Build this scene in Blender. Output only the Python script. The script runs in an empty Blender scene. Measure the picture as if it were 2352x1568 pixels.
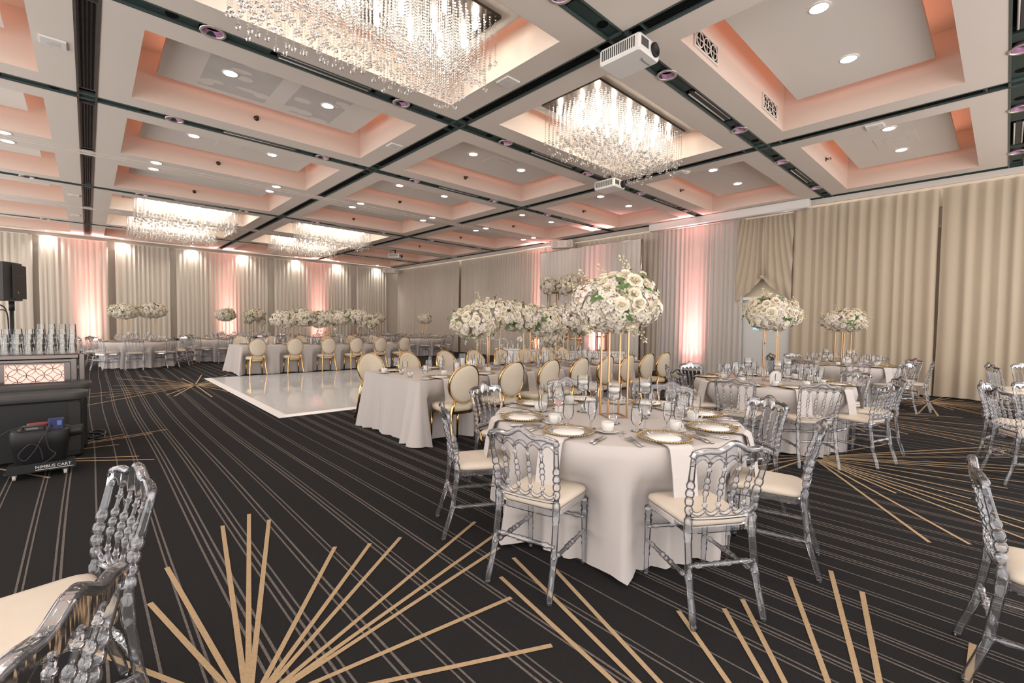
import bpy, bmesh, math, random
from mathutils import Vector, Matrix
S = bpy.context.scene
PI = math.pi
# ------------------------------------------------------------------ camera
cam_d = bpy.data.cameras.new('camera'); cam = bpy.data.objects.new('camera', cam_d)
S.collection.objects.link(cam); S.camera = cam
cam_d.sensor_fit = 'HORIZONTAL'; cam_d.sensor_width = 36.0; cam_d.lens = 16.092; cam_d.clip_start = 0.05; cam_d.clip_end = 200
def _axes(yaw, pitch, roll):
    f = Vector((math.sin(yaw)*math.cos(pitch), math.cos(yaw)*math.cos(pitch), math.sin(pitch)))
    r = Vector((math.cos(yaw), -math.sin(yaw), 0)); u = r.cross(f)
    return f, r*math.cos(roll)+u*math.sin(roll), u*math.cos(roll)-r*math.sin(roll)
_f, _r, _u = _axes(math.radians(42.823), math.radians(-2.177), math.radians(0.898))
CAM = Vector((0, 0, 1.43))
cam.matrix_world = Matrix(((_r.x, _u.x, -_f.x, CAM.x), (_r.y, _u.y, -_f.y, CAM.y), (_r.z, _u.z, -_f.z, CAM.z), (0, 0, 0, 1)))
# ------------------------------------------------------------------ world, exposure, sampling
W = bpy.data.worlds.new('world'); S.world = W; W.use_nodes = True
W.node_tree.nodes['Background'].inputs[0].default_value = (1.0, 0.945, 0.905, 1)
W.node_tree.nodes['Background'].inputs[1].default_value = 1.55
S.view_settings.view_transform = 'Standard'; S.view_settings.look = 'None'
S.view_settings.gamma = 1.0; S.view_settings.use_curve_mapping = False
S.view_settings.exposure = 0.92
cy = S.cycles
cy.max_bounces = 10; cy.diffuse_bounces = 4; cy.glossy_bounces = 4; cy.transmission_bounces = 6; cy.transparent_max_bounces = 16
cy.caustics_reflective = False; cy.caustics_refractive = False
cy.sample_clamp_indirect = 4.0; cy.sample_clamp_direct = 0
cy.use_denoising = True
try: cy.denoiser = 'OPENIMAGEDENOISE'
except Exception: pass
cy.use_adaptive_sampling = True; cy.adaptive_threshold = 0.035
cy.use_light_tree = True
# ------------------------------------------------------------------ materials
def mat(name, col=(0.8, 0.8, 0.8), rough=0.5, metal=0.0, emit=None, es=0.0, spec=0.5, bump=None, var=None, sheen=0.0):
    m = bpy.data.materials.new(name); m.use_nodes = True
    nt = m.node_tree; b = nt.nodes['Principled BSDF']
    b.inputs['Base Color'].default_value = (*col, 1); b.inputs['Roughness'].default_value = rough
    b.inputs['Metallic'].default_value = metal; b.inputs['Specular IOR Level'].default_value = spec
    if sheen: b.inputs['Sheen Weight'].default_value = sheen
    if emit: b.inputs['Emission Color'].default_value = (*emit, 1); b.inputs['Emission Strength'].default_value = es
    if bump or var:
        tc = nt.nodes.new('ShaderNodeTexCoord'); n = nt.nodes.new('ShaderNodeTexNoise')
        n.inputs['Scale'].default_value = (bump or var)[0]; n.inputs['Detail'].default_value = 4
        nt.links.new(tc.outputs['Object'], n.inputs['Vector'])
        if bump:
            bp = nt.nodes.new('ShaderNodeBump'); bp.inputs['Strength'].default_value = bump[1]; bp.inputs['Distance'].default_value = bump[2]
            nt.links.new(n.outputs['Fac'], bp.inputs['Height']); nt.links.new(bp.outputs['Normal'], b.inputs['Normal'])
        if var:
            n2 = nt.nodes.new('ShaderNodeTexNoise'); n2.inputs['Scale'].default_value = var[0]; n2.inputs['Detail'].default_value = 3
            nt.links.new(tc.outputs['Object'], n2.inputs['Vector'])
            mx = nt.nodes.new('ShaderNodeMix'); mx.data_type = 'RGBA'
            mx.inputs[6].default_value = (*[c*(1-var[1]) for c in col], 1); mx.inputs[7].default_value = (*[min(1, c*(1+var[1])) for c in col], 1)
            nt.links.new(n2.outputs['Fac'], mx.inputs[0]); nt.links.new(mx.outputs[2], b.inputs['Base Color'])
    return m
def clearmat(name, tint, refr_w, gloss, ior=1.45, rough=0.03, haze=0.0, hazecol=(0.9, 0.9, 0.9), base_gloss=0.0):
    """clear plastic or glass: straight-through light mixed with refraction, a little haze and surface gloss"""
    m = bpy.data.materials.new(name); m.use_nodes = True; nt = m.node_tree; nt.nodes.clear(); N = nt.nodes.new; L = nt.links.new
    out = N('ShaderNodeOutputMaterial'); tr = N('ShaderNodeBsdfTransparent'); tr.inputs[0].default_value = (*tint, 1)
    cur = tr.outputs[0]
    if refr_w > 0:
        rf = N('ShaderNodeBsdfGlass'); rf.inputs['Color'].default_value = (*tint, 1); rf.inputs['IOR'].default_value = ior; rf.inputs['Roughness'].default_value = rough
        mx = N('ShaderNodeMixShader'); mx.inputs[0].default_value = refr_w; L(cur, mx.inputs[1]); L(rf.outputs[0], mx.inputs[2]); cur = mx.outputs[0]
    if haze > 0:
        df = N('ShaderNodeBsdfDiffuse'); df.inputs[0].default_value = (*hazecol, 1)
        mx = N('ShaderNodeMixShader'); mx.inputs[0].default_value = haze; L(cur, mx.inputs[1]); L(df.outputs[0], mx.inputs[2]); cur = mx.outputs[0]
    gl = N('ShaderNodeBsdfGlossy'); gl.inputs['Roughness'].default_value = 0.06; gl.inputs['Color'].default_value = (0.95, 0.95, 0.97, 1)
    lw = N('ShaderNodeLayerWeight'); lw.inputs['Blend'].default_value = gloss
    mx = N('ShaderNodeMixShader'); ad = N('ShaderNodeMath'); ad.operation = 'ADD'; ad.use_clamp = True; ad.inputs[1].default_value = base_gloss; L(lw.outputs['Fresnel'], ad.inputs[0]); L(ad.outputs[0], mx.inputs[0]); L(cur, mx.inputs[1]); L(gl.outputs[0], mx.inputs[2])
    L(mx.outputs[0], out.inputs[0]); return m
def clothmat(name, col, transl=0.25, bump=0.15, scale=60):
    m = bpy.data.materials.new(name); m.use_nodes = True; nt = m.node_tree; nt.nodes.clear(); N = nt.nodes.new; L = nt.links.new
    out = N('ShaderNodeOutputMaterial'); d = N('ShaderNodeBsdfDiffuse'); d.inputs[0].default_value = (*col, 1)
    t = N('ShaderNodeBsdfTranslucent'); t.inputs[0].default_value = (*col, 1)
    mx = N('ShaderNodeMixShader'); mx.inputs[0].default_value = transl; L(d.outputs[0], mx.inputs[1]); L(t.outputs[0], mx.inputs[2])
    tc = N('ShaderNodeTexCoord'); n = N('ShaderNodeTexNoise'); n.inputs['Scale'].default_value = scale; n.inputs['Detail'].default_value = 3
    L(tc.outputs['Object'], n.inputs['Vector']); b = N('ShaderNodeBump'); b.inputs['Strength'].default_value = bump; b.inputs['Distance'].default_value = 0.004
    L(n.outputs['Fac'], b.inputs['Height']); L(b.outputs[0], d.inputs['Normal']); L(mx.outputs[0], out.inputs[0]); return m
M = {}
M['ceil_wall'] = mat('coffer_wall_glow_tint', (0.72, 0.585, 0.505), 0.9, spec=0.1)  # ceiling paint with the cove strips' salmon glow mixed into the colour
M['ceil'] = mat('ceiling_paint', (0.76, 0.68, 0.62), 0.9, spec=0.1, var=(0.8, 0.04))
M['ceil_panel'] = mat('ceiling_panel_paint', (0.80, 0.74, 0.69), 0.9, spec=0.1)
M['green'] = mat('dark_green_metal', (0.03, 0.06, 0.056), 0.5, 0.3, bump=(220, 0.4, 0.004))
M['green_edge'] = mat('green_metal_edge', (0.10, 0.135, 0.13), 0.4, 0.5)
M['black_gap'] = mat('black_gap', (0.006, 0.005, 0.005), 0.9, spec=0.1)
M['taupe_metal'] = mat('taupe_metal', (0.10, 0.085, 0.075), 0.5, 0.3, var=(6, 0.4))
M['carpet'] = mat('charcoal_carpet', (0.021, 0.0198, 0.0205), 0.97, spec=0.08, bump=(420, 0.6, 0.006), var=(160, 0.45))
M['stripe'] = mat('grey_carpet_yarn', (0.135, 0.118, 0.108), 0.97, spec=0.05, bump=(500, 0.5, 0.004), var=(70, 0.55))
M['ray'] = mat('beige_carpet_yarn', (0.42, 0.30, 0.18), 0.97, spec=0.05, bump=(500, 0.6, 0.004), var=(120, 0.25))
M['wall'] = mat('wall_paint', (0.68, 0.62, 0.54), 0.85, spec=0.1)
M['wall_warm'] = mat('wall_paint_warm', (0.70, 0.61, 0.48), 0.85, spec=0.1)
M['drape'] = clothmat('cream_drape', (0.66, 0.60, 0.52), 0.22)
M['drape_r'] = clothmat('warm_cream_drape', (0.615, 0.52, 0.405), 0.22)
M['drape_w'] = clothmat('white_sheer', (0.74, 0.70, 0.66), 0.35)
M['cloth'] = clothmat('white_tablecloth', (0.545, 0.50, 0.48), 0.05, 0.08, 25)
M['napkin'] = clothmat('white_napkin', (0.64, 0.595, 0.58), 0.05)
M['acrylic'] = clearmat('clear_acrylic', (0.955, 0.962, 0.975), 0.10, 0.29, 1.22, 0.0, 0.05, (0.60, 0.63, 0.68), 0.045)
M['glass'] = clearmat('clear_glass', (0.985, 0.985, 0.985), 0.03, 0.20, 1.15, 0.0, 0.05, (0.8, 0.8, 0.8), 0.03)
M['tumblerglass'] = clearmat('tumbler_glass', (0.985, 0.99, 0.985), 0.0, 0.24, 1.2, 0.0, 0.03, (0.8, 0.83, 0.80), 0.02)
M['plateglass'] = clearmat('plate_glass', (0.92, 0.92, 0.9), 0.0, 0.25, 1.3, 0.0, 0.25, (0.85, 0.8, 0.76))
M['crystal'] = clearmat('crystal', (0.96, 0.95, 0.93), 0.06, 0.34, 1.4, 0.0, 0.06, (0.95, 0.9, 0.82))
M['cushion'] = mat('cream_leatherette', (0.63, 0.55, 0.46), 0.45, spec=0.4, var=(9, 0.06))
M['ovalpad'] = mat('cream_oval_pad', (0.62, 0.54, 0.43), 0.5, spec=0.35)
M['gold'] = mat('polished_gold', (0.68, 0.43, 0.18), 0.16, 1.0)
M['brass'] = mat('brushed_brass', (0.55, 0.33, 0.17), 0.32, 1.0)
M['goldbead'] = mat('gold_bead', (0.42, 0.29, 0.12), 0.28, 1.0)
M['silver'] = mat('steel', (0.55, 0.54, 0.53), 0.22, 1.0)
M['mirror'] = mat('mirror_trim', (0.20, 0.175, 0.165), 0.25, 1.0)
M['china'] = mat('white_china', (0.64, 0.62, 0.59), 0.2, spec=0.5)
M['paper'] = mat('menu_paper', (0.85, 0.82, 0.79), 0.8)
M['black'] = mat('black_plastic', (0.012, 0.012, 0.013), 0.5, spec=0.4, bump=(300, 0.25, 0.002))
M['blackgrey'] = mat('worn_black_plastic', (0.05, 0.048, 0.048), 0.55, spec=0.4, var=(5, 0.25))
M['grille'] = mat('speaker_grille', (0.03, 0.028, 0.027), 0.6, 0.4, bump=(500, 0.6, 0.003))
M['cable'] = mat('cable_rubber', (0.02, 0.02, 0.022), 0.6)
M['white'] = mat('white_paint', (0.78, 0.76, 0.74), 0.4)
M['whitefloor'] = mat('white_gloss_floor', (0.58, 0.595, 0.61), 0.06, spec=0.6)
M['floortrim'] = mat('white_floor_trim', (0.75, 0.74, 0.73), 0.3)
M['seam'] = mat('floor_seam', (0.45, 0.44, 0.44), 0.4)
M['door'] = mat('grey_white_door', (0.60, 0.60, 0.59), 0.5)
M['blueglass'] = mat('blue_window', (0.1, 0.4, 0.6), 0.2, emit=(0.12, 0.45, 0.72), es=0.9)
M['lamp'] = mat('lit_lens', (1, 1, 1), 0.5, emit=(1.0, 0.95, 0.88), es=28.0)
M['bulb'] = mat('lit_bulb', (1, 1, 1), 0.5, emit=(1.0, 0.88, 0.72), es=42.0)
M['cove'] = mat('salmon_led_strip', (1, 0.6, 0.5), 0.5, emit=(1.0, 0.46, 0.31), es=3.2)
M['purple'] = mat('purple_reflector', (0.60, 0.30, 0.52), 0.35, 0.5)
M['ring'] = mat('lamp_ring', (0.55, 0.5, 0.46), 0.3, 0.6)
M['pinkpanel'] = mat('pink_lit_panel', (0.8, 0.5, 0.42), 0.6, emit=(0.9, 0.52, 0.44), es=0.42)
M['brown'] = mat('bronze_line', (0.06, 0.03, 0.022), 0.4, 0.5)
M['wax'] = mat('white_wax', (0.85, 0.82, 0.77), 0.5)
M['rose'] = mat('cream_rose_petal', (0.82, 0.75, 0.61), 0.6, spec=0.2)
M['hyd'] = mat('hydrangea_petal', (0.70, 0.635, 0.54), 0.65, spec=0.2)
M['orchid'] = mat('white_orchid_petal', (0.76, 0.70, 0.66), 0.55, spec=0.25)
M['lip'] = mat('orchid_lip', (0.55, 0.22, 0.16), 0.5)
M['bud'] = mat('cream_bud', (0.70, 0.62, 0.42), 0.6)
M['leaf'] = mat('green_leaf', (0.06, 0.15, 0.03), 0.5)
M['stem'] = mat('olive_stem', (0.16, 0.17, 0.07), 0.6)
M['blue'] = mat('dark_blue_box', (0.02, 0.025, 0.10), 0.4)
M['bluelabel'] = mat('blue_label', (0.10, 0.16, 0.45), 0.4)
M['red'] = mat('red_plastic', (0.25, 0.03, 0.03), 0.5)
M['brownsugar'] = mat('paper_sachets', (0.55, 0.30, 0.22), 0.7)
M['purplesachet'] = mat('purple_sachets', (0.25, 0.14, 0.35), 0.7)
M['greytube'] = mat('pale_grey_tube', (0.55, 0.52, 0.48), 0.5)
M['lettering'] = mat('pale_lettering', (0.75, 0.73, 0.72), 0.5)
M['darkletter'] = mat('grey_lettering', (0.12, 0.11, 0.11), 0.5)
M['plaster'] = mat('grey_filler_patch', (0.62, 0.585, 0.56), 0.9, spec=0.1, var=(3.0, 0.12))
M['bronze'] = mat('dark_bronze', (0.10, 0.06, 0.045), 0.4, 0.8)
# ------------------------------------------------------------------ mesh helper
class MB:
    def __init__(s): s.v = []; s.f = []; s.mi = []; s.sm = []; s.ms = []; s.T = None
    def _m(s, m):
        if m not in s.ms: s.ms.append(m)
        return s.ms.index(m)
    def add(s, vs, fs, m, smooth=False):
        o = len(s.v); T = s.T
        s.v += [tuple(T @ Vector(p)) for p in vs] if T is not None else [tuple(p) for p in vs]
        k = s._m(m)
        for f in fs: s.f.append(tuple(i+o for i in f)); s.mi.append(k); s.sm.append(smooth)
        return s
    def box(s, a, b, m):
        (x0, y0, z0), (x1, y1, z1) = a, b
        return s.add([(x0,y0,z0),(x1,y0,z0),(x1,y1,z0),(x0,y1,z0),(x0,y0,z1),(x1,y0,z1),(x1,y1,z1),(x0,y1,z1)],
                     [(3,2,1,0),(4,5,6,7),(0,1,5,4),(1,2,6,5),(2,3,7,6),(3,0,4,7)], m)
    def bbox(s, a, b, m, bev=0.01):
        """bevelled box"""
        x0, y0, z0 = a; x1, y1, z1 = b; d = bev; vs = []; idx = {}
        def prof(z, ins):
            return [(x0+ins+d,y0+ins,z),(x1-ins-d,y0+ins,z),(x1-ins,y0+ins+d,z),(x1-ins,y1-ins-d,z),(x1-ins-d,y1-ins,z),(x0+ins+d,y1-ins,z),(x0+ins,y1-ins-d,z),(x0+ins,y0+ins+d,z)]
        rows = [prof(z0, d*0.7), prof(z0+d, 0), prof(z1-d, 0), prof(z1, d*0.7)]
        for r in rows: vs += r
        fs = [tuple(range(7, -1, -1)), tuple(range(24, 32))]
        for k in range(3):
            for i in range(8): fs.append((k*8+i, k*8+(i+1) % 8, (k+1)*8+(i+1) % 8, (k+1)*8+i))
        return s.add(vs, fs, m)
    def tube(s, pts, r, m, seg=8, cap=True, smooth=True, closed=False):
        pts = [Vector(p) for p in pts]; n = len(pts); rs = r if isinstance(r, (list, tuple)) else [r]*n
        vs = []; up = None
        for i, p in enumerate(pts):
            a = pts[(i-1) % n] if (closed or i > 0) else p; b = pts[(i+1) % n] if (closed or i < n-1) else p
            t = (b-a); t = t.normalized() if t.length > 1e-9 else Vector((0, 0, 1))
            if up is None:
                up = t.orthogonal().normalized()
                if abs(t.z) > 0.9: up = Vector((1, 0, 0))
            up = (up - t*up.dot(t)); up = up.normalized() if up.length > 1e-6 else t.orthogonal().normalized()
            w = t.cross(up)
            for k in range(seg):
                c = 2*PI*k/seg; vs.append(p + (up*math.cos(c)+w*math.sin(c))*rs[i])
        fs = []
        for i in range(n if closed else n-1):
            j = (i+1) % n
            for k in range(seg): fs.append((i*seg+k, i*seg+(k+1) % seg, j*seg+(k+1) % seg, j*seg+k))
        if cap and not closed: fs += [tuple(range(seg-1, -1, -1)), tuple((n-1)*seg+k for k in range(seg))]
        return s.add(vs, fs, m, smooth)
    def lathe(s, prof, m, seg=16, smooth=True, at=(0, 0, 0)):
        vs = []; n = len(prof)
        for r, z in prof:
            for k in range(seg): c = 2*PI*k/seg; vs.append((at[0]+r*math.cos(c), at[1]+r*math.sin(c), at[2]+z))
        fs = []
        for i in range(n-1):
            for k in range(seg): fs.append((i*seg+k, i*seg+(k+1) % seg, (i+1)*seg+(k+1) % seg, (i+1)*seg+k))
        if prof[0][0] > 1e-4: fs.append(tuple(range(seg-1, -1, -1)))
        if prof[-1][0] > 1e-4: fs.append(tuple((n-1)*seg+k for k in range(seg)))
        return s.add(vs, fs, m, smooth)
    def shell(s, prof, m, seg=16, at=(0, 0, 0)):
        vs = []; n = len(prof)
        for r, z in prof:
            for k in range(seg): c = 2*PI*k/seg; vs.append((at[0]+r*math.cos(c), at[1]+r*math.sin(c), at[2]+z))
        fs = [(i*seg+k, i*seg+(k+1) % seg, (i+1)*seg+(k+1) % seg, (i+1)*seg+k) for i in range(n-1) for k in range(seg)]
        return s.add(vs, fs, m, True)
    def prism(s, poly, d, m, axis='y', smooth=False):
        """closed polygon given in (x,z) swept along y by +-d/2 (axis y), or (x,y) along z"""
        n = len(poly)
        if axis == 'y': vs = [(x, -d/2, z) for x, z in poly]+[(x, d/2, z) for x, z in poly]
        elif axis == 'x': vs = [(-d/2, x, z) for x, z in poly]+[(d/2, x, z) for x, z in poly]
        else: vs = [(x, y, -d/2) for x, y in poly]+[(x, y, d/2) for x, y in poly]
        fs = [tuple(range(n)), tuple(range(2*n-1, n-1, -1))]+[(i, n+i, n+(i+1) % n, (i+1) % n) for i in range(n)]
        return s.add(vs, fs, m, smooth)
    def grid(s, P, m, smooth=True, closed=False):
        R = len(P); C = len(P[0]); vs = [p for row in P for p in row]
        fs = [(i*C+j, i*C+(j+1) % C, (i+1)*C+(j+1) % C, (i+1)*C+j) for i in range(R-1) for j in range(C if closed else C-1)]
        return s.add(vs, fs, m, smooth)
    def sph(s, c, r, m, seg=10, rings=6, sz=1.0, smooth=True):
        prof = [(max(1e-5, r*math.sin(PI*i/rings)), -r*math.cos(PI*i/rings)*sz) for i in range(rings+1)]
        return s.lathe(prof, m, seg, smooth, c)
    def mesh(s, name):
        me = bpy.data.meshes.new(name); me.from_pydata(s.v, [], s.f)
        for m in s.ms: me.materials.append(M[m])
        me.polygons.foreach_set('material_index', s.mi); me.polygons.foreach_set('use_smooth', s.sm)
        me.update(); return me
def smooth(pts, n=6):
    """rounded path through the points"""
    P = [Vector(p) for p in pts]; out = []
    for i in range(len(P)-1):
        a, b, c, d = P[max(0, i-1)], P[i], P[i+1], P[min(len(P)-1, i+2)]
        for t in range(n):
            u = t/n; out.append(0.5*((2*b)+(c-a)*u+(2*a-5*b+4*c-d)*u*u+(3*b-a-3*c+d)*u**3))
    return out+[P[-1]]
COL = S.collection
def link(name, me, parent=None, mw=None):
    o = bpy.data.objects.new(name, me); COL.objects.link(o)
    if parent is not None: o.parent = parent
    if mw is not None: o.matrix_local = mw
    return o
def tag(o, label=None, cat=None, group=None, kind=None):
    if label: o['label'] = label
    if cat: o['category'] = cat
    if group: o['group'] = group
    if kind: o['kind'] = kind
    return o
def struct(name, mb, parent=None):
    o = link(name, mb.mesh(name), parent); o['kind'] = 'structure'; return o
def empty(name, label, cat, loc=(0, 0, 0), rz=0.0, group=None):
    o = bpy.data.objects.new(name, None); COL.objects.link(o); o.location = loc; o.rotation_euler = (0, 0, rz); o.empty_display_size = 0.1
    return tag(o, label, cat, group)
def thing(name, mb, label, cat, loc=(0, 0, 0), rz=0.0, group=None):
    o = link(name, mb if isinstance(mb, bpy.types.Mesh) else mb.mesh(name)); o.location = loc; o.rotation_euler = (0, 0, rz)
    return tag(o, label, cat, group)
def lettering(name, text, size, m, parent, loc, rot):
    c = bpy.data.curves.new(name, 'FONT'); c.body = text; c.size = size; c.extrude = 0.0004
    t = bpy.data.objects.new(name, c); COL.objects.link(t); bpy.context.view_layer.update()
    me = bpy.data.meshes.new_from_object(t.evaluated_get(bpy.context.evaluated_depsgraph_get())); bpy.data.objects.remove(t)
    me.materials.clear(); me.materials.append(M[m]); o = link(name, me, parent); o.location = loc; o.rotation_euler = rot; return o
SUBPART_OF = {'badge': 'front_grille', 'woofer': 'front_grille', 'horn': 'front_grille', 'circle_lattice': 'pink_lit_panel', 'water': 'bowl', 'gold_border': 'arched_card', 'panel_seams': 'gloss_panels', 'panel_moulding': 'riser', 'red_latch': 'lid_with_handle', 'fan_ring': 'frame'}
class Kit:
    """parts of one kind of thing: (name, mesh, matrix, label, subparts)"""
    def __init__(s, name): s.name = name; s.parts = []
    def part(s, name, mb, mw=None, label=None, kind=None, subs=()):
        me = mb if isinstance(mb, bpy.types.Mesh) else mb.mesh(name)
        s.parts.append((name, me, mw, label, kind, [(n, (q if isinstance(q, bpy.types.Mesh) else q.mesh(n)), w) for n, q, w in subs])); return s
    def place(s, label, cat, loc=(0, 0, 0), rz=0.0, group=None, scale=None):
        r = empty(s.name, label, cat, loc, rz, group)
        if scale: r.scale = scale
        done = {}
        for n, me, mw, lb, kd, subs in s.parts:
            o = link(n, me, done.get(SUBPART_OF.get(n)) or r, mw); done.setdefault(n, o)
            if lb: o['label'] = lb
            if kd: o['kind'] = kd
            for sn, sme, smw in subs: link(sn, sme, o, smw)
        return r
def Tr(x, y, z): return Matrix.Translation((x, y, z))
def orient(n, roll=0.0):
    """matrix whose +Z points along n"""
    return Vector(n).to_track_quat('Z', 'Y').to_matrix().to_4x4() @ Matrix.Rotation(roll, 4, 'Z')
# ------------------------------------------------------------------ floor: carpet with woven stripes and sunbursts
R = random.Random(7)
ZC = 4.63
def build_floor():
    b = MB(); X0, X1, Y0, Y1 = -4.6, 13.6, -3.2, 25.0
    b.add([(X0,Y0,0),(X1,Y0,0),(X1,Y1,0),(X0,Y1,0)], [(0,1,2,3)], 'carpet')
    x = X0+0.1
    def wob(x, y): return 0.018*math.sin(y*0.42+x*0.9)+0.010*math.sin(y*1.1+x*2.3)
    while x < X1-0.1:
        n = R.choice((1, 2, 2, 2, 3)); xx = x
        for k in range(n):
            w = R.uniform(0.004, 0.0062); P = []; y = Y0
            vs = []; fs = []
            ys = [Y0+(Y1-Y0)*t/60 for t in range(61)]
            for i, y in enumerate(ys):
                c = xx+wob(xx, y); vs += [(c-w, y, 0.0012), (c+w, y, 0.0012)]
                if i: fs.append((2*i-2, 2*i-1, 2*i+1, 2*i))
            b.add(vs, fs, 'stripe'); xx += R.uniform(0.024, 0.036)
        x = xx+R.uniform(0.06, 0.17)
    def ray(c, ang, r0, r1, w=0.0125):
        a = math.radians(ang); d = Vector((math.cos(a), math.sin(a))); n = Vector((-d.y, d.x)); q = Vector(c)
        p = [q+d*r0+n*w*0.9, q+d*r0-n*w*0.9, q+d*r1-n*w, q+d*r1+n*w]
        z = 0.0024+R.uniform(0, 0.0008); b.add([(t.x, t.y, z) for t in p], [(0, 1, 2, 3)], 'ray')
    A = [(94,.1,1.40),(101,.1,1.06),(82,.1,1.83),(77,.1,1.96),(73,.12,1.79),(54.5,.1,1.24),(45,.1,1.28),(38,.1,1.39),(24,.1,1.77),(16.5,.1,1.72),(12,.1,1.53),(-6,.05,1.20),
         (118,.1,1.25),(131,.1,1.5),(147,.1,1.1),(160,.1,1.6),(175,.1,1.2),(200,.1,1.5),(225,.1,1.1),(250,.1,1.4),(280,.1,1.2),(310,.1,1.5),(335,.1,1.2)]
    E = [(74.5,.2,2.02),(79.5,.2,1.87),(69.5,.2,1.83),(51.5,.2,1.30),(41,.2,1.33),(36,.2,1.43),(25,.2,1.76),(18,.2,1.95),(14,.2,1.78),(95,.2,1.1),(104,.2,1.3),(0,.2,1.6),(-14,.2,1.4)]
    C = [(-147.5,.1,2.09),(-140.5,.1,2.06),(-127,.1,2.6),(-121,.1,2.3),(-116,.2,2.5),(-107.5,.1,1.33),(-97,.1,2.4),(-81,.1,1.5),(-69,.1,2.1),(-57,.1,2.3),(-53,.2,2.6),(-49,.1,2.4),(-40,.1,2.5),(-34,.1,2.7),(-30.5,.1,2.66),
         (-132,.1,1.1),(-18,.1,1.6),(-5,.1,1.5),(162,.1,.93),(172,.1,1.4),(-170,.1,1.1),(150,.1,1.6),(130,.1,1.2),(100,.1,1.5),(70,.1,1.3),(40,.1,1.6),(15,.1,1.4)]
    for c, L in (((0.41,1.83),A), ((1.35,0.05),E), ((5.91,1.42),C)):
        for a, r0, r1 in L: ray(c, a, r0, r1)
    D = [(17,.1,1.71),(13.5,.1,1.52),(23,.1,1.3),(-36,.1,1.70),(-31,.1,1.48),(-60,.1,1.26),(-3,.1,1.14)]
    for a, r0, r1 in D: ray((-0.9,6.82), a, r0, r1)
    for c, seed in (((1.69,11.93),3), ((8.7,9.8),4), ((3.6,20.2),5), ((9.4,2.2),8), ((12.3,1.0),9)):
        q = random.Random(seed); a = q.uniform(0, 20)
        while a < 372:
            ray(c, a, 0.08, q.uniform(1.0, 2.4)*(1.25 if 40 < a % 180 < 130 else 0.85), 0.0135); a += q.uniform(5, 19)
    return struct('floor', b)
build_floor()
# ------------------------------------------------------------------ ceiling grid
XG = lambda i: 0.04+4.39*i
YG = lambda j: 3.068+3.073*j
CI = range(-1, 3); CJ = range(-2, 7)
HB = 0.11
CHAND = {(0,0), (1,0), (0,4), (1,4), (0,5), (1,5)}
ORD = ['first', 'second', 'third', 'fourth', 'fifth', 'sixth', 'seventh', 'eighth', 'ninth', 'tenth']
COLN = {-1: 'far-left', 0: 'left', 1: 'middle', 2: 'right'}
def cellname(i, j): return 'in %s ceiling column, %s coffer from the camera' % (COLN[i], ORD[j+2])
def build_ceiling():
    b = MB(); pn = MB(); cv = MB(); k = 1
    ZT = 5.38; ZP = 4.95; g = 0.27
    for i in CI:
        for j in CJ:
            track = (j in (3, 5)); trk2 = (j+1 in (3, 5))
            x0, x1, y0, y1 = XG(i)+HB, XG(i+1)-HB, YG(j)+(0.0 if track else HB), YG(j+1)-(0.0 if trk2 else HB)
            u0, u1, v0, v1 = XG(i)+0.47, XG(i+1)-0.47, YG(j)+0.49, YG(j+1)-0.47
            b.add([(x0,y0,ZC),(x1,y0,ZC),(x1,y1,ZC),(x0,y1,ZC),(u0,v0,ZC),(u1,v0,ZC),(u1,v1,ZC),(u0,v1,ZC)],
                  [(4,5,1,0),(5,6,2,1),(6,7,3,2),(7,4,0,3)], 'ceil')
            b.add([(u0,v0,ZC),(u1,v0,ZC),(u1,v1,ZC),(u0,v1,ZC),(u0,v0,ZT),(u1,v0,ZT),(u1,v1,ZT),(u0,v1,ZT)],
                  [(0,1,5,4),(1,2,6,5),(2,3,7,6),(3,0,4,7),(4,5,6,7)], 'ceil' if (i, j) in CHAND else 'ceil_wall')  # painted-in salmon glow, left off the chandelier coffers
            # panel edge lips of the grooves
            for (a, c) in (((x0,y0),(x1,y0)), ((x1,y0),(x1,y1)), ((x1,y1),(x0,y1)), ((x0,y1),(x0,y0))):
                b.add([(*a,ZC),(*c,ZC),(*c,ZC+0.06),(*a,ZC+0.06)], [(0,1,2,3)], 'ceil')
            p0, p1, q0, q1 = u0+g, u1-g, v0+g, v1-g
            pn.box((p0,q0,ZP), (p1,q1,ZP+0.05), 'ceil_panel')
            t = 0.05  # salmon strips lying on the panel's back, along its rim
            for a, c in (((p0+t,q0+t),(p1-t,q0+t+0.05)), ((p0+t,q1-t-0.05),(p1-t,q1-t)), ((p0+t,q0+0.2),(p0+t+0.05,q1-0.2)), ((p1-t-0.05,q0+0.2),(p1-t,q1-0.2))):
                cv.add([(a[0],a[1],ZP+0.07),(c[0],a[1],ZP+0.07),(c[0],c[1],ZP+0.07),(a[0],c[1],ZP+0.07)], [(0,1,2,3)], 'cove')
    c = struct('ceiling', b); p = struct('floating_panels', pn, c); q = struct('cove_strips', cv, c)
build_ceiling()
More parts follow.
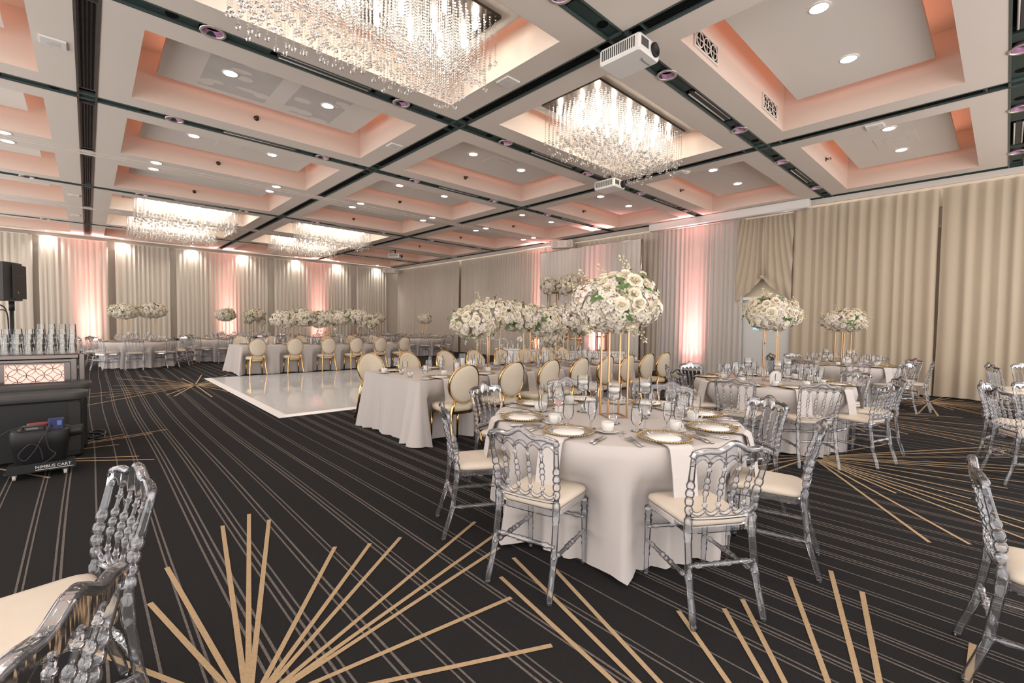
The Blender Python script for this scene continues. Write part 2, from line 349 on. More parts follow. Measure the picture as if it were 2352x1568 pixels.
def build_grooves():
    n = 1
    # long grooves running away from the camera (constant x) hold slotted diffusers
    for i in range(0, 3):
        x = XG(i); b = MB(); y0, y1 = YG(-2), 24.6
        b.box((x-HB-0.02, y0, ZC+0.055), (x+HB+0.02, y1, ZC+0.075), 'black_gap')
        for s in (-1, 1): b.box((x+s*(HB-0.012)-0.012, y0, ZC-0.004), (x+s*(HB-0.012)+0.012, y1, ZC+0.05), 'green_edge' if i else 'taupe_metal')
        t = struct('trim_%d' % n, b); n += 1
        for j in CJ:
            a, c = YG(j)+0.3, YG(j+1)-0.28; d = MB(); m = 'green' if i else 'taupe_metal'
            me = 'green_edge' if i else 'taupe_metal'
            d.box((x-0.085, a, ZC+0.02), (x+0.085, c, ZC+0.05), m)
            for s in (-1, 1): d.box((x+s*0.078-0.008, a, ZC+0.008), (x+s*0.078+0.008, c, ZC+0.021), me)
            for e in (a, c-0.018): d.box((x-0.07, e, ZC+0.008), (x+0.07, e+0.018, ZC+0.021), me)
            for k in range(4):
                xs = x-0.051+0.034*k; d.box((xs-0.009, a+0.04, ZC+0.012), (xs+0.009, c-0.04, ZC+0.0195), 'black_gap')
            struct('slot_diffuser', d, t)
    # cross grooves (constant y)
    for j in (-1, 0, 1, 2, 4, 6):
        y = YG(j); b = MB(); x0, x1 = XG(-1), 13.32
        b.box((x0, y-HB-0.02, ZC+0.055), (x1, y+HB+0.02, ZC+0.075), 'black_gap')
        for s in (-1, 1): b.box((x0, y+s*(HB-0.012)-0.012, ZC-0.004), (x1, y+s*(HB-0.012)+0.012, ZC+0.05), 'green_edge')
        for i in CI:
            X = XG(i)
            for a, c in ((-0.14, 0.9), (1.15, 1.62), (2.98, 3.2), (3.55, 4.25)):
                b.box((X+a, y-0.085, ZC+0.022), (X+c, y+0.085, ZC+0.05), 'green')
            for hx in (0.66, 4.05):
                b.lathe([(0.001, 0), (0.06, 0), (0.06, 0.004)], 'black_gap', 16, False, (X+hx, y, ZC+0.017))
        struct('trim_%d' % n, b); n += 1
    # wall-side groove at the right wall
    b = MB(); b.box((13.10, YG(-2), ZC+0.03), (13.26, 24.7, ZC+0.06), 'black_gap')
    for xx in (13.10, 13.25): b.box((xx-0.012, YG(-2), ZC-0.004), (xx+0.012, 24.7, ZC+0.04), 'green')
    struct('trim_%d' % n, b); n += 1
    # pale folding-wall tracks
    for j in (3, 5):
        y = YG(j); b = MB(); x0, x1 = XG(-1), 13.2
        b.box((x0, y-0.14, ZC-0.012), (x1, y-0.035, ZC+0.02), 'ceil'); b.box((x0, y+0.035, ZC-0.012), (x1, y+0.14, ZC+0.02), 'ceil')
        b.box((x0, y-0.036, ZC+0.004), (x1, y+0.036, ZC+0.03), 'taupe_metal')
        for s in (-1, 1): b.box((x0, y+s*0.155-0.006, ZC-0.006), (x1, y+s*0.155+0.006, ZC+0.0), 'wall')
        struct('trim_%d' % n, b); n += 1
build_grooves()
# ------------------------------------------------------------------ walls
b = MB(); b.box((-4.6, 24.85, 0), (13.9, 25.0, 5.6), 'wall'); struct('wall_back', b)
b = MB(); b.box((13.6, -3.2, 0), (13.8, 25.0, 5.6), 'wall_warm')
b.box((13.26, -3.2, ZC-0.13), (13.32, 24.7, ZC+0.05), 'ceil')
struct('wall_right', b)
b = MB(); b.box((-4.6, 24.66, ZC-0.02), (13.4, 24.85, ZC+0.3), 'ceil'); struct('trim_30', b)
# ------------------------------------------------------------------ ceiling fittings
def build_fittings():
    dk = Kit('downlight'); m = MB(); m.shell([(0.085,0.004),(0.085,-0.004),(0.105,-0.004),(0.108,0.004)], 'white', 24); dk.part('trim_ring', m)
    m = MB(); m.shell([(0.085,0.002),(0.0005,0.002)], 'lamp', 24); dk.part('lens', m)
    for i in CI:
        for j in CJ:
            if (i, j) in CHAND: continue
            cx = (XG(i)+XG(i+1))/2; cyy = (YG(j)+YG(j+1))/2
            for s in (-1, 1):
                dk.place('lit downlight, %s one of two, %s' % ('left' if s < 0 else 'right', cellname(i, j)), 'downlight', (cx+s*0.69, cyy, 4.943), 0, 'downlights in the coffers')
    for i in CI:
        for k, dx in enumerate((1.04, 3.32)):
            for s in (-1, 1):
                dk.place('lit downlight on %s side of pale folding-wall track, %s from the left' % ('near' if s < 0 else 'far', ORD[2*(i+1)+k]), 'downlight', (XG(i)+dx, YG(3)+s*0.27, ZC-0.002), 0, 'downlights along the track')
    pk = Kit('can_light'); m = MB(); m.shell([(0.098,0.004),(0.098,-0.012),(0.125,-0.012),(0.128,-0.002)], 'ring', 24); pk.part('ring', m)
    m = MB(); m.shell([(0.1,-0.008),(0.096,0.02),(0.08,0.07),(0.05,0.1),(0.001,0.11)], 'purple', 24); pk.part('reflector', m)
    fk = Kit('fluorescent_strip'); m = MB(); m.box((-0.6,-0.03,0.0),(0.6,0.03,0.03),'blackgrey'); fk.part('housing', m)
    for s in (-1, 1):
        m = MB(); m.tube([(-0.58,s*0.045,0.0),(0.58,s*0.045,0.0)], 0.011, 'greytube', 8); fk.part('tube', m)
    for j in (-1, 0, 1, 2, 4, 6):
        for i in CI:
            for k, dx in enumerate((1.03, 3.37)):
                pk.place('purple can light, %s from left in %s cross groove from camera' % (ORD[2*(i+1)+k], ORD[(-1,0,1,2,4,6).index(j)]), 'ceiling light', (XG(i)+dx, YG(j), ZC), 0, 'purple can lights in the ceiling grooves')
            fk.place('unlit twin fluorescent tubes, %s from left in %s cross groove' % (ORD[i+1], ORD[(-1,0,1,2,4,6).index(j)]), 'light fitting', (XG(i)+2.3, YG(j), ZC+0.018), 0, 'fluorescent strips in the ceiling grooves')
    # sprinkler heads on the coffer walls
    sk = Kit('sprinkler'); m = MB(); m.T = Matrix.Rotation(PI/2, 4, 'X'); m.lathe([(0.001,0),(0.04,0.0),(0.042,0.008),(0.02,0.012),(0.012,0.05),(0.001,0.05)], 'bronze', 12); sk.part('escutcheon', m)
    m = MB(); m.tube([(0,-0.05,0.02),(0,-0.08,0.02),(0,-0.08,-0.02),(0,-0.05,-0.02)], 0.005, 'bronze', 6); m.box((-0.02,-0.09,-0.018),(0.02,-0.085,0.018),'bronze'); sk.part('deflector', m)
    for i in (0, 1, 2):
        for j in (-1, 0, 1, 2, 3, 4):
            if (i, j) in CHAND or (i < 2 and j == -1) or (i, j) == (0, -1): continue
            sk.place('dark sprinkler head on coffer wall, %s' % cellname(i, j), 'sprinkler', ((XG(i)+XG(i+1))/2-0.1, YG(j+1)-0.47, 4.83), 0, 'sprinklers on the coffer walls')
    # square access hatches
    hk = Kit('access_hatch'); m = MB(); m.box((-0.3,-0.3,-0.006),(0.3,0.3,0),'ceil_panel'); hk.part('frame', m)
    m = MB(); m.box((-0.16,-0.16,-0.010),(0.16,0.16,-0.006),'ceil_panel'); m.box((-0.168,-0.168,-0.0075),(0.168,0.168,-0.006),'plaster'); hk.part('hatch_door', m)
    for i in (0, 1, 2):
        for j in (-1, 0, 1, 2):
            if (i, j) in CHAND or (i < 2 and j == -1) or (i, j) == (0, 1): continue
            hk.place('square painted access hatch between downlights, %s' % cellname(i, j), 'hatch', ((XG(i)+XG(i+1))/2, (YG(j)+YG(j+1))/2, 4.95), 0, 'ceiling access hatches')
    # small white speaker plates by the grooves
    vk = Kit('ceiling_plate'); m = MB(); m.box((-0.11,-0.11,-0.02),(0.11,0.11,0),'white'); vk.part('plate', m)
    m = MB()
    for t in range(6): m.box((-0.055,-0.05+t*0.018,-0.023),(0.055,-0.042+t*0.018,-0.02),'plaster')
    vk.part('slots', m)
    for x, y, w in ((-0.25,7.68,'left of the left-hand groove, near'),(4.12,4.6,'beside corner of the largest chandelier coffer'),(4.13,7.68,'beside the second groove crossing'),(9.03,4.73,'near the far projector'),(9.14,1.53,'in the upper right ceiling'),(-0.23,16.77,'left of left groove, far'),(-0.25,20.0,'left of left groove, farthest')):
        vk.place('small white slotted ceiling plate '+w, 'ceiling plate', (x, y, ZC), 0, 'small ceiling plates')
    m = MB(); m.lathe([(0.001,-0.045),(0.05,-0.045),(0.065,-0.02),(0.075,-0.018),(0.08,0)], 'white', 20)
    thing('smoke_detector', m, 'round white smoke detector above the coffer right of far projector', 'smoke detector', (9.11, 4.62, ZC))
    # two air vents on a near coffer wall
    for q, (x, w) in enumerate(((5.52, 0.62), (7.7, 0.62))):
        k = Kit('air_vent'); m = MB()
        for a, c in (((-w/2,-0.02,-0.12),(w/2,0.0,-0.1)), ((-w/2,-0.02,0.1),(w/2,0.0,0.12)), ((-w/2,-0.02,-0.1),(-w/2+0.02,0,0.1)), ((w/2-0.02,-0.02,-0.1),(w/2,0,0.1))): m.box(a, c, 'ceil')
        k.part('frame', m); m = MB(); m.box((-w/2+0.02,-0.004,-0.1),(w/2-0.02,0.0,0.1),'black_gap'); k.part('opening', m)
        for t in (-1, 0, 1):
            m = MB(); m.T = Tr(t*0.185, -0.015, 0) @ Matrix.Rotation(PI/2, 4, 'X')
            m.tube([(0.085*math.cos(a*PI/10), 0.085*math.sin(a*PI/10), 0) for a in range(20)], 0.008, 'ceil', 6, closed=True)
            m.tube([(-0.08,0,0),(0.08,0,0)], 0.005, 'ceil', 6); m.tube([(0,-0.08,0),(0,0.08,0)], 0.005, 'ceil', 6); k.part('fan_ring', m)
        k.place('rectangular air vent with three round fans, %s one on coffer wall' % ('left' if q == 0 else 'right'), 'air vent', (x, YG(0)-0.472, 4.81), 0, 'air vents on the coffer wall')
    # grey filler patches on one panel (repair work)
    m = MB(); m.box((1.25, 6.95, 4.9488), (3.2, 8.35, 4.95), 'plaster'); q = random.Random(3)
    for t in range(26):
        c = (q.uniform(1.25, 3.3), q.uniform(6.9, 8.4)); rx = q.uniform(0.07, 0.17); ry = q.uniform(0.05, 0.1)
        m.add([(c[0]+rx*math.cos(a*PI/8), c[1]+ry*math.sin(a*PI/8), 4.9484-0.00001*t) for a in range(16)], [tuple(range(15, -1, -1))], 'ceil_panel')
    m.box((2.15, 6.93, 4.9478), (2.4, 8.37, 4.9486), 'ceil_panel')
    o = struct('trim_31', m)
build_fittings()
# ------------------------------------------------------------------ chandeliers
def build_chandeliers():
    k = Kit('chandelier'); q = random.Random(11)
    m = MB(); m.box((-1.42,-0.70,0.0),(1.42,0.70,0.012),'ceil_panel'); m.box((-1.27,-0.56,-0.035),(1.27,0.56,0.0),'mirror'); k.part('mounting_plate', m)
    def bead(mb, x, y, z, r, n=6):
        vs = [(x, y, z+r), (x, y, z-r)]+[(x+r*math.cos(2*PI*t/n), y+r*math.sin(2*PI*t/n), z) for t in range(n)]
        mb.add(vs, [(0, 2+t, 2+(t+1) % n) for t in range(n)]+[(1, 2+(t+1) % n, 2+t) for t in range(n)], 'crystal')
    def strand(mb, x, y, ln, low=False):
        st = 0.028 if not low else 0.031; z = -0.045-q.uniform(0, st)
        while z > -ln: bead(mb, x, y, z, 0.0118, 5 if low else 6); z -= st
        mb.sph((x, y, -ln-0.02), 0.027, 'crystal', 7, 5, smooth=False)
    kinds = []
    for ln in (0.52, 0.60, 0.68, 0.75):
        mb = MB(); strand(mb, 0, 0, ln); kinds.append(mb.mesh('crystal_strand'))
    NX, NY = 30, 13; pts = [(-1.22+2.44*a/(NX-1), -0.52+1.04*c/(NY-1), a, c) for a in range(NX) for c in range(NY)]
    rim = [p for p in pts if p[2] in (0, NX-1) or p[3] in (0, NY-1)]; ins = [p for p in pts if p not in rim]
    rim = rim[:100]; rest = [p for p in pts if p not in rim]
    for p in rim: k.part('crystal_strand', kinds[q.choice((0, 1, 1, 2, 2, 3))], Tr(p[0], p[1], 0))
    mb = MB()
    for p in rest: strand(mb, p[0], p[1], q.choice((0.54, 0.60, 0.66, 0.72)), True)
    k.part('crystal_curtain', mb, None, None, 'stuff')
    mb = MB(); mb.lathe([(0.001,-0.17),(0.012,-0.165),(0.026,-0.14),(0.030,-0.11),(0.022,-0.07),(0.018,-0.035)], 'bulb', 10); bm_ = mb.mesh('bulb')
    for a in range(6):
        for c in range(3): k.part('bulb', bm_, Tr(-1.05+0.42*a+(0.1 if c % 2 else 0), -0.36+0.36*c, 0))
    names = {(0,0): 'largest crystal chandelier, cut by the top edge', (1,0): 'crystal chandelier between the two near white projectors', (0,4): 'upper far-left crystal chandelier, nearer of the pair', (0,5): 'lower far-left crystal chandelier above back curtain', (1,4): 'far middle crystal chandelier, nearer of the pair', (1,5): 'far middle crystal chandelier, one nearest back curtain'}
    for (i, j), lb in names.items():
        k.place(lb, 'chandelier', ((XG(i)+XG(i+1))/2, (YG(j)+YG(j+1))/2, 4.937), 0, 'crystal chandeliers')
build_chandeliers()
# ------------------------------------------------------------------ projectors, speakers, screen case
def projector(label, loc, rz, text, s=1.0):
    k = Kit('projector'); m = MB(); m.bbox((-0.26,-0.2,-0.09),(0.26,0.2,0.09),'white',0.02); k.part('body', m)
    m = MB()
    for t in range(16): m.box((-0.22+t*0.027,-0.205,-0.05),(-0.208+t*0.027,-0.199,0.06),'blackgrey')
    k.part('intake_grille', m)
    m = MB()
    for t in range(9): m.box((0.258,-0.17+t*0.016,-0.04),(0.264,-0.162+t*0.016,0.05),'blackgrey')
    k.part('side_grille', m)
    m = MB(); m.T = Tr(0.26,0.09,0.0) @ Matrix.Rotation(PI/2, 4, 'Y'); m.lathe([(0.075,0),(0.075,0.02),(0.06,0.025),(0.055,0.01),(0.001,0.008)], 'black', 20); k.part('lens', m)
    m = MB(); m.tube([(0,0,0.09),(0,0,0.3)], 0.03, 'blackgrey', 10); m.box((-0.1,-0.08,0.09),(0.1,0.08,0.105),'blackgrey'); k.part('ceiling_bracket', m)
    m = MB(); m.tube(smooth([(-0.2,0.1,0.09),(-0.26,0.12,0.2),(-0.12,0.05,0.26),(-0.02,0,0.28)]), 0.008, 'cable', 6); m.tube(smooth([(-0.22,-0.05,0.09),(-0.2,0.0,0.2),(-0.05,0.02,0.25)]), 0.006, 'cable', 6); k.part('cables', m)
    r = k.place(label, 'projector', loc, rz, 'ceiling projectors', (s, s, s))
    if text:
        lettering('lettering', text, 0.05, 'darkletter', r, (0.14, -0.02, -0.0906), (PI, 0, PI*0.5))
projector('white projector hanging at the near groove crossing', (4.46, 2.97, 4.42), math.radians(-90), 'Panasonic')
projector('white projector under the middle chandelier\'s far corner', (8.25, 5.9, 4.42), math.radians(-90), None)
projector('small dim projector hanging far off near back corner', (9.98, 18.43, 4.34), math.radians(-50), None)
def wall_speaker(label, loc, rz):
    k = Kit('wall_speaker'); m = MB(); m.bbox((-0.42,-0.16,-0.14),(0.42,0.16,0.14),'wall',0.03); k.part('cabinet', m)
    m = MB(); m.box((-0.39,-0.166,-0.115),(0.39,-0.16,0.115),'ceil'); k.part('front_grille', m)
    for t in (-0.26, 0.26):
        m = MB(); m.T = Tr(t,-0.166,0) @ Matrix.Rotation(PI/2, 4, 'X'); m.lathe([(0.11,0),(0.11,0.004),(0.001,0.006)], 'plaster', 20); k.part('woofer', m)
    m = MB(); m.box((-0.09,-0.17,-0.09),(0.09,-0.166,0.09),'plaster'); k.part('horn', m)
    m = MB(); m.box((-0.05,0.14,-0.05),(0.05,0.5,0.0),'wall'); k.part('bracket', m)
    k.place(label, 'speaker', loc, rz, 'wall speakers')
wall_speaker('beige three-way wall speaker above the white sheer backdrop', (12.85, 11.2, 4.38), math.radians(-62))
wall_speaker('beige wall speaker in the far corner', (12.75, 24.0, 4.36), math.radians(-30))
k = Kit('projection_screen'); m = MB(); m.bbox((12.95,3.4,4.40),(13.2,7.75,4.62),'white',0.02); k.part('case', m)
m = MB(); m.box((12.98,3.45,4.37),(13.02,7.7,4.40),'silver'); k.part('bottom_bar', m)
k.place('long white rolled-up projection screen case along right wall top', 'projection screen')
# ------------------------------------------------------------------ drapes
def drape_mesh(length, z0, z1, seed, mname, pitch=0.19, amp=0.05, lean=0.0, gather=None, header=True):
    """pleated cloth along +X from 0 to length, front at -Y"""
    q = random.Random(seed); b = MB(); cols = []; x = 0.0
    while x < length:
        w = pitch*q.uniform(0.75, 1.3); a = amp*q.uniform(0.6, 1.25)
        for t in range(8):
            ph = t/8; cols.append((x+w*ph, -a*(0.5-0.5*math.cos(2*PI*ph))**0.75, q.uniform(-0.006, 0.006)))
        x += w
    cols.append((length, 0, 0)); nz = 9; P = []; B = []
    for r in range(nz):
        t = r/(nz-1); z = z0+(z1-z0)*t; row = []
        for x, y, j in cols:
            fl = 1.12-0.3*t+0.05*math.sin(7*t+x*1.3)
            gx = x+0.02*math.sin(3.1*t+x*0.7)*(1-t)+lean*(1-t)*(1-t)
            row.append((gx, y*fl+j, z+(0.012*math.sin(x*5) if r == 0 else 0)))
        P.append(row)
    b.grid(P, mname); B = [[(x, y+0.006, z) for x, y, z in row] for row in reversed(P)]; b.grid(B, mname)
    return b
def drape(label, x, y, rz, length, seed, mname='drape', z0=0.015, z1=4.44, pitch=0.19, amp=0.05, lean=0.0):
    k = Kit('curtain'); k.part('cloth', drape_mesh(length, z0, z1, seed, mname, pitch, amp, lean))
    m = MB(); m.box((-0.02,-0.01,z1),(length+0.02,0.03,z1+0.03),'wall'); k.part('rail', m)
    k.place(label, 'curtain', (x, y, 0), rz, 'pleated wall curtains')
for n, (a, c, w) in enumerate(((-4.3,-1.6,'leftmost, behind the black speaker'),(-1.32,0.6,'second from left, with left salmon glow'),(0.84,2.6,'third from left'),(2.84,6.42,'wide one with the middle salmon glow'),(6.75,10.65,'wide one with the right-hand salmon glow'),(10.95,12.8,'last one before the corner'))):
    drape('cream pleated curtain on back wall, '+w, a, 24.55, 0, c-a, 20+n, 'drape', pitch=0.16, amp=0.034)
for n, (a, c, w, mn, pi_, am) in enumerate(((18.45,24.4,'nearest the far corner','drape',0.15,0.06),(12.6,18.2,'left of the white sheer backdrop','drape',0.15,0.06),(7.6,12.5,'behind the white sheer backdrop','drape',0.19,0.05),(5.15,7.6,'sheer, with strong salmon glow beside door','drape_w',0.13,0.045),(2.97,3.86,'immediately right of the door','drape_r',0.2,0.05),(1.16,2.92,'between the door and the bright gap','drape_r',0.21,0.06),(-3.0,1.03,'rightmost, touching the picture edge','drape_r',0.24,0.07))):
    drape('cream pleated curtain on right wall, '+w, 13.42, c, -PI/2, c-a, 40+n, mn, pitch=pi_, amp=am, z1=4.46)
# warm lit panel moulding seen in the curtain gap
m = MB(); m.box((13.56,0.9,3.7),(13.6,1.4,4.1),'wall_warm'); m.box((13.54,0.9,3.66),(13.6,1.4,3.7),'ceil'); m.box((13.54,0.9,4.1),(13.6,1.4,4.13),'ceil'); struct('trim_32', m)
# sheer backdrop on its own pipe
k = Kit('backdrop'); k.part('sheer_cloth', drape_mesh(4.25, 0.02, 4.12, 77, 'drape_w', 0.17, 0.06)); m = MB(); m.tube([(-0.05,0.02,4.13),(4.3,0.02,4.13)], 0.02, 'silver', 8); k.part('top_pipe', m)
m = MB(); m.tube([(-0.03,0.05,0.0),(-0.03,0.05,4.13)], 0.02, 'silver', 8); k.part('upright_pole', m); m = MB(); m.tube([(4.28,0.05,0.0),(4.28,0.05,4.13)], 0.02, 'silver', 8); k.part('upright_pole', m)
k.place('white sheer pleated backdrop hung behind the sweetheart stage', 'backdrop', (12.62, 12.08, 0), -PI/2)
# ------------------------------------------------------------------ door with tied-back swags
m = MB()
m.box((13.53,3.72,0),(13.6,5.25,2.22),'door'); D = struct('door_1', m)
for s, (a, c) in enumerate(((3.8,4.47),(4.5,5.17))):
    m = MB(); m.bbox((13.47,a,0.01),(13.53,c,2.12),'door',0.006); o = struct('door_leaf', m, D)
    wy = 4.12 if s == 0 else 4.56
    m = MB(); m.box((13.462,wy,1.36),(13.472,wy+0.22,1.75),'white'); struct('window_frame', m, o)
    m = MB(); m.box((13.458,wy+0.03,1.39),(13.464,wy+0.19,1.72),'blueglass'); struct('window_pane', m, o)
    if s == 0:
        m = MB(); m.T = Tr(13.46,4.43,1.02) @ Matrix.Rotation(-PI/2, 4, 'Y'); m.lathe([(0.001,0.0),(0.02,0),(0.025,0.02),(0.001,0.035)], 'bronze', 10); struct('door_knob', m, o)
    else:
        for z in (0.4, 1.1, 1.85):
            m = MB(); m.tube([(13.465,5.16,z),(13.465,5.16,z+0.1)], 0.012, 'silver', 8); struct('hinge', m, o)
m = MB(); m.box((13.42,3.7,2.2),(13.6,5.3,2.28),'white'); struct('door_lintel', m, D)
def swag(side):
    """half of a curtain lifted and knotted: from full height, hem rising to the knot"""
    b = MB(); P = []; n = 14; mrows = 16
    yk, zk = 4.52, 2.80; ye = 5.2 if side > 0 else 3.82; zh = 2.15
    for r in range(mrows):
        t = r/(mrows-1); row = []
        for c in range(n*2+1):
            u = c/(n*2)
            y = yk+(ye-yk)*u; zb = zk+(zh-zk)*(u**0.8)-0.02*math.sin(u*PI)
            z = 4.40+(zb-4.40)*t
            fold = 0.03*math.sin(u*40*(1-0.55*t)+t*3)*(1-0.3*t)+0.05*math.sin(t*26-3*u)*max(0, t-0.72)*3.0
            row.append((13.34-fold, y, z))
        P.append(row)
    b.grid(P, 'drape_r'); b.grid([[(x+0.006, y, z) for x, y, z in row] for row in reversed(P)], 'drape_r')
    return b
k = Kit('swag_curtain')
k.part('left_swag', swag(1)); k.part('right_swag', swag(-1))
m = MB(); m.tube([(13.30,4.52,4.38),(13.31,4.53,3.6),(13.31,4.51,2.85)], [0.03,0.035,0.05], 'drape_r', 8); m.sph((13.30,4.52,2.80), 0.06, 'drape_r'); k.part('knotted_tie', m)
k.place('cream curtain knotted up into a peak over grey door', 'curtain')
# ------------------------------------------------------------------ chairs
def interp(tab, z):
    for (a, p), (c, q) in zip(tab, tab[1:]):
        if a <= z <= c:
            t = (z-a)/(c-a); t = t*t*(3-2*t)*0.4+t*0.6
            return Vector(p).lerp(Vector(q), t)
    return Vector(tab[0][1] if z < tab[0][0] else tab[-1][1])
def turned(b, path, prof, m, seg=8):
    """prof: (t 0..1, radius) rings along a path function"""
    b.tube([path(t) for t, r in prof], [r for t, r in prof], m, seg)
def build_napoleon():
    k = Kit('acrylic_chair'); A = 'acrylic'
    REAR = [(0.0,(0.190,-0.285)),(0.22,(0.182,-0.222)),(0.45,(0.178,-0.196)),(0.58,(0.182,-0.205)),(0.84,(0.200,-0.262))]
    def rp(z, s): p = interp(REAR, z); return Vector((s*p.x, p.y, z))
    def yb(z): return interp(REAR, z).y
    cush = MB()
    def ring(ins, z):
        P = []; 
        pts = [(-0.195,0.2),(0.195,0.2),(0.172,-0.185),(-0.172,-0.185)]
        for q in range(4):
            c = Vector(pts[q]); p = Vector(pts[q-1]); n = Vector(pts[(q+1) % 4]); r = 0.055
            a = c+(p-c).normalized()*r; e = c+(n-c).normalized()*r
            for t in range(5):
                u = t/4; P.append(a.lerp(c, u).lerp(c.lerp(e, u), u))
        return [(p.x*(1-ins/0.2), p.y*(1-ins/0.2), z) for p in P]
    rows = [ring(0.012,0.446), ring(0.0,0.452), ring(-0.004,0.465), ring(0.002,0.478), ring(0.02,0.487), ring(0.06,0.492), ring(0.13,0.494)]
    cush.grid(rows, 'cushion', True, True); cush.add(rows[-1], [tuple(range(20))], 'cushion', True); cush.add(rows[0], [tuple(range(19,-1,-1))], 'cushion')
    k.part('seat_cushion', cush)
    fr = MB(); ro = [ring(0.004,0.408), ring(0.0,0.414), ring(0.0,0.44), ring(0.004,0.4455)]; ri = [ring(0.035,0.4455), ring(0.035,0.408)]
    fr.grid(ro+ri+[ro[0]], A, False, True); k.part('seat_frame', fr)
    for s in (-1, 1):
        m = MB(); prof = []
        zs = [0.0, 0.01, 0.05, 0.12, 0.19, 0.195, 0.21, 0.225, 0.23, 0.30, 0.37, 0.395, 0.40, 0.45, 0.495, 0.50, 0.515]+[0.52+0.17*i/36 for i in range(37)]+[0.70, 0.74, 0.78, 0.81, 0.84]
        for z in zs:
            r = 0.0175 if z > 0.03 else 0.0155
            if 0.195 <= z <= 0.225: r = 0.0195
            if 0.40 <= z <= 0.495: r = 0.0205
            elif z >= 0.50:
                r = 0.0145
                if 0.52 <= z <= 0.69:
                    u = (z-0.52)/0.17; r = 0.0125+0.0085*abs(math.sin(u*PI*4))**0.6
                    if int(u*4) in (1, 2): r = 0.0135+0.0085*abs(math.sin(u*PI*4))**0.5
                elif z > 0.69: r = 0.0155-0.003*(z-0.69)/0.15
            prof.append((z, r))
        m.tube([rp(z, s) for z, r in prof], [r for z, r in prof], A, 10); k.part('rear_leg', m)
        m = MB(); prof = [(0.0,0.0125),(0.02,0.014),(0.12,0.0155),(0.13,0.019),(0.15,0.0155),(0.17,0.019),(0.19,0.016),(0.30,0.019),(0.335,0.022),(0.345,0.016),(0.36,0.024),(0.375,0.017),(0.385,0.023),(0.41,0.023)]
        m.tube([(s*0.182, 0.183+0.012*(1-z/0.41), z) for z, r in prof], [r for z, r in prof], A, 8); k.part('front_leg', m)
    # crest rail
    m = MB(); xs = [-0.205+0.41*i/40 for i in range(41)]
    def zt(x): return 0.845+0.036*math.exp(-(x/0.075)**2)+0.006*math.cos(x*46) - (0.022 if abs(x) > 0.198 else 0)
    posts = [-0.195,-0.117,-0.039,0.039,0.117,0.195]
    def zb(x):
        for a, c in zip(posts, posts[1:]):
            if a <= x <= c: return 0.780+0.036*math.sin(PI*(x-a)/(c-a))**0.7
        return 0.780
    F = []; 
    def cv(x, z, d): return (x, yb(z)+0.02*(1-(x/0.2)**2)*-1+d, z)
    top = [cv(x, zt(x), 0.011) for x in xs]; bot = [cv(x, zb(x), 0.011) for x in xs]
    tb = [cv(x, zt(x), -0.011) for x in xs]; bb = [cv(x, zb(x), -0.011) for x in xs]
    m.grid([bot, top, tb, bb, bot], A, False); m.tube([cv(x, zt(x)-0.004, 0) for x in xs], 0.0165, A, 8); m.tube([cv(x, zb(x), 0) for x in xs], 0.0115, A, 6)
    k.part('crest_rail', m)
    for q in posts[1:-1]:
        m = MB(); prof = []
        ts = [0, 0.08, 0.105, 0.11, 0.125, 0.14, 0.145, 0.2, 0.27]+[0.30+0.38*i/27 for i in range(28)]+[0.72, 0.80, 0.815, 0.82, 0.835, 0.85, 0.855, 0.92, 1.0]
        for t in ts:
            r = 0.0078
            if 0.30 <= t <= 0.68: r = 0.0080+0.0070*abs(math.sin((t-0.30)/0.38*PI*3))**0.6
            if 0.11 <= t <= 0.14 or 0.82 <= t <= 0.85: r = 0.0128
            prof.append((t, r))
        m.tube([cv(q*(0.9+0.1*t), 0.535+0.26*t, 0) for t, r in prof], [r for t, r in prof], A, 9); k.part('spindle', m)
    m = MB(); pts = []
    for a, c in zip(posts, posts[1:]):
        for i in range(7):
            t = i/7; x = (a+(c-a)*t)*0.9; pts.append(cv(x, 0.545-0.024*math.sin(PI*t)**0.8, 0))
    pts.append(cv(0.195*0.9, 0.545, 0)); m.tube(pts, 0.0105, A, 6)
    x0 = [cv(x*0.86, 0.50, 0) for x in xs[::4]]; m.tube(x0, 0.009, A, 6); k.part('lower_rail', m)
    def stretcher(a, c):
        m = MB(); a = Vector(a); c = Vector(c); prof = []
        for i in range(37):
            t = i/36; r = 0.0095+0.003*math.sin(PI*t)
            if abs(t-0.14) < 0.03 or abs(t-0.86) < 0.03: r = 0.015
            if 0.36 < t < 0.64: r = 0.0105+0.006*abs(math.sin((t-0.36)/0.28*PI*3))**0.6
            prof.append((t, r))
        m.tube([a.lerp(c, t) for t, r in prof], [r for t, r in prof], A, 7); k.part('stretcher', m)
    for s in (-1, 1): stretcher(rp(0.21, s), (s*0.182,0.19,0.21))
    stretcher((-0.182,0.187,0.29), (0.182,0.187,0.29)); stretcher(rp(0.27,-1), rp(0.27,1))
    return k
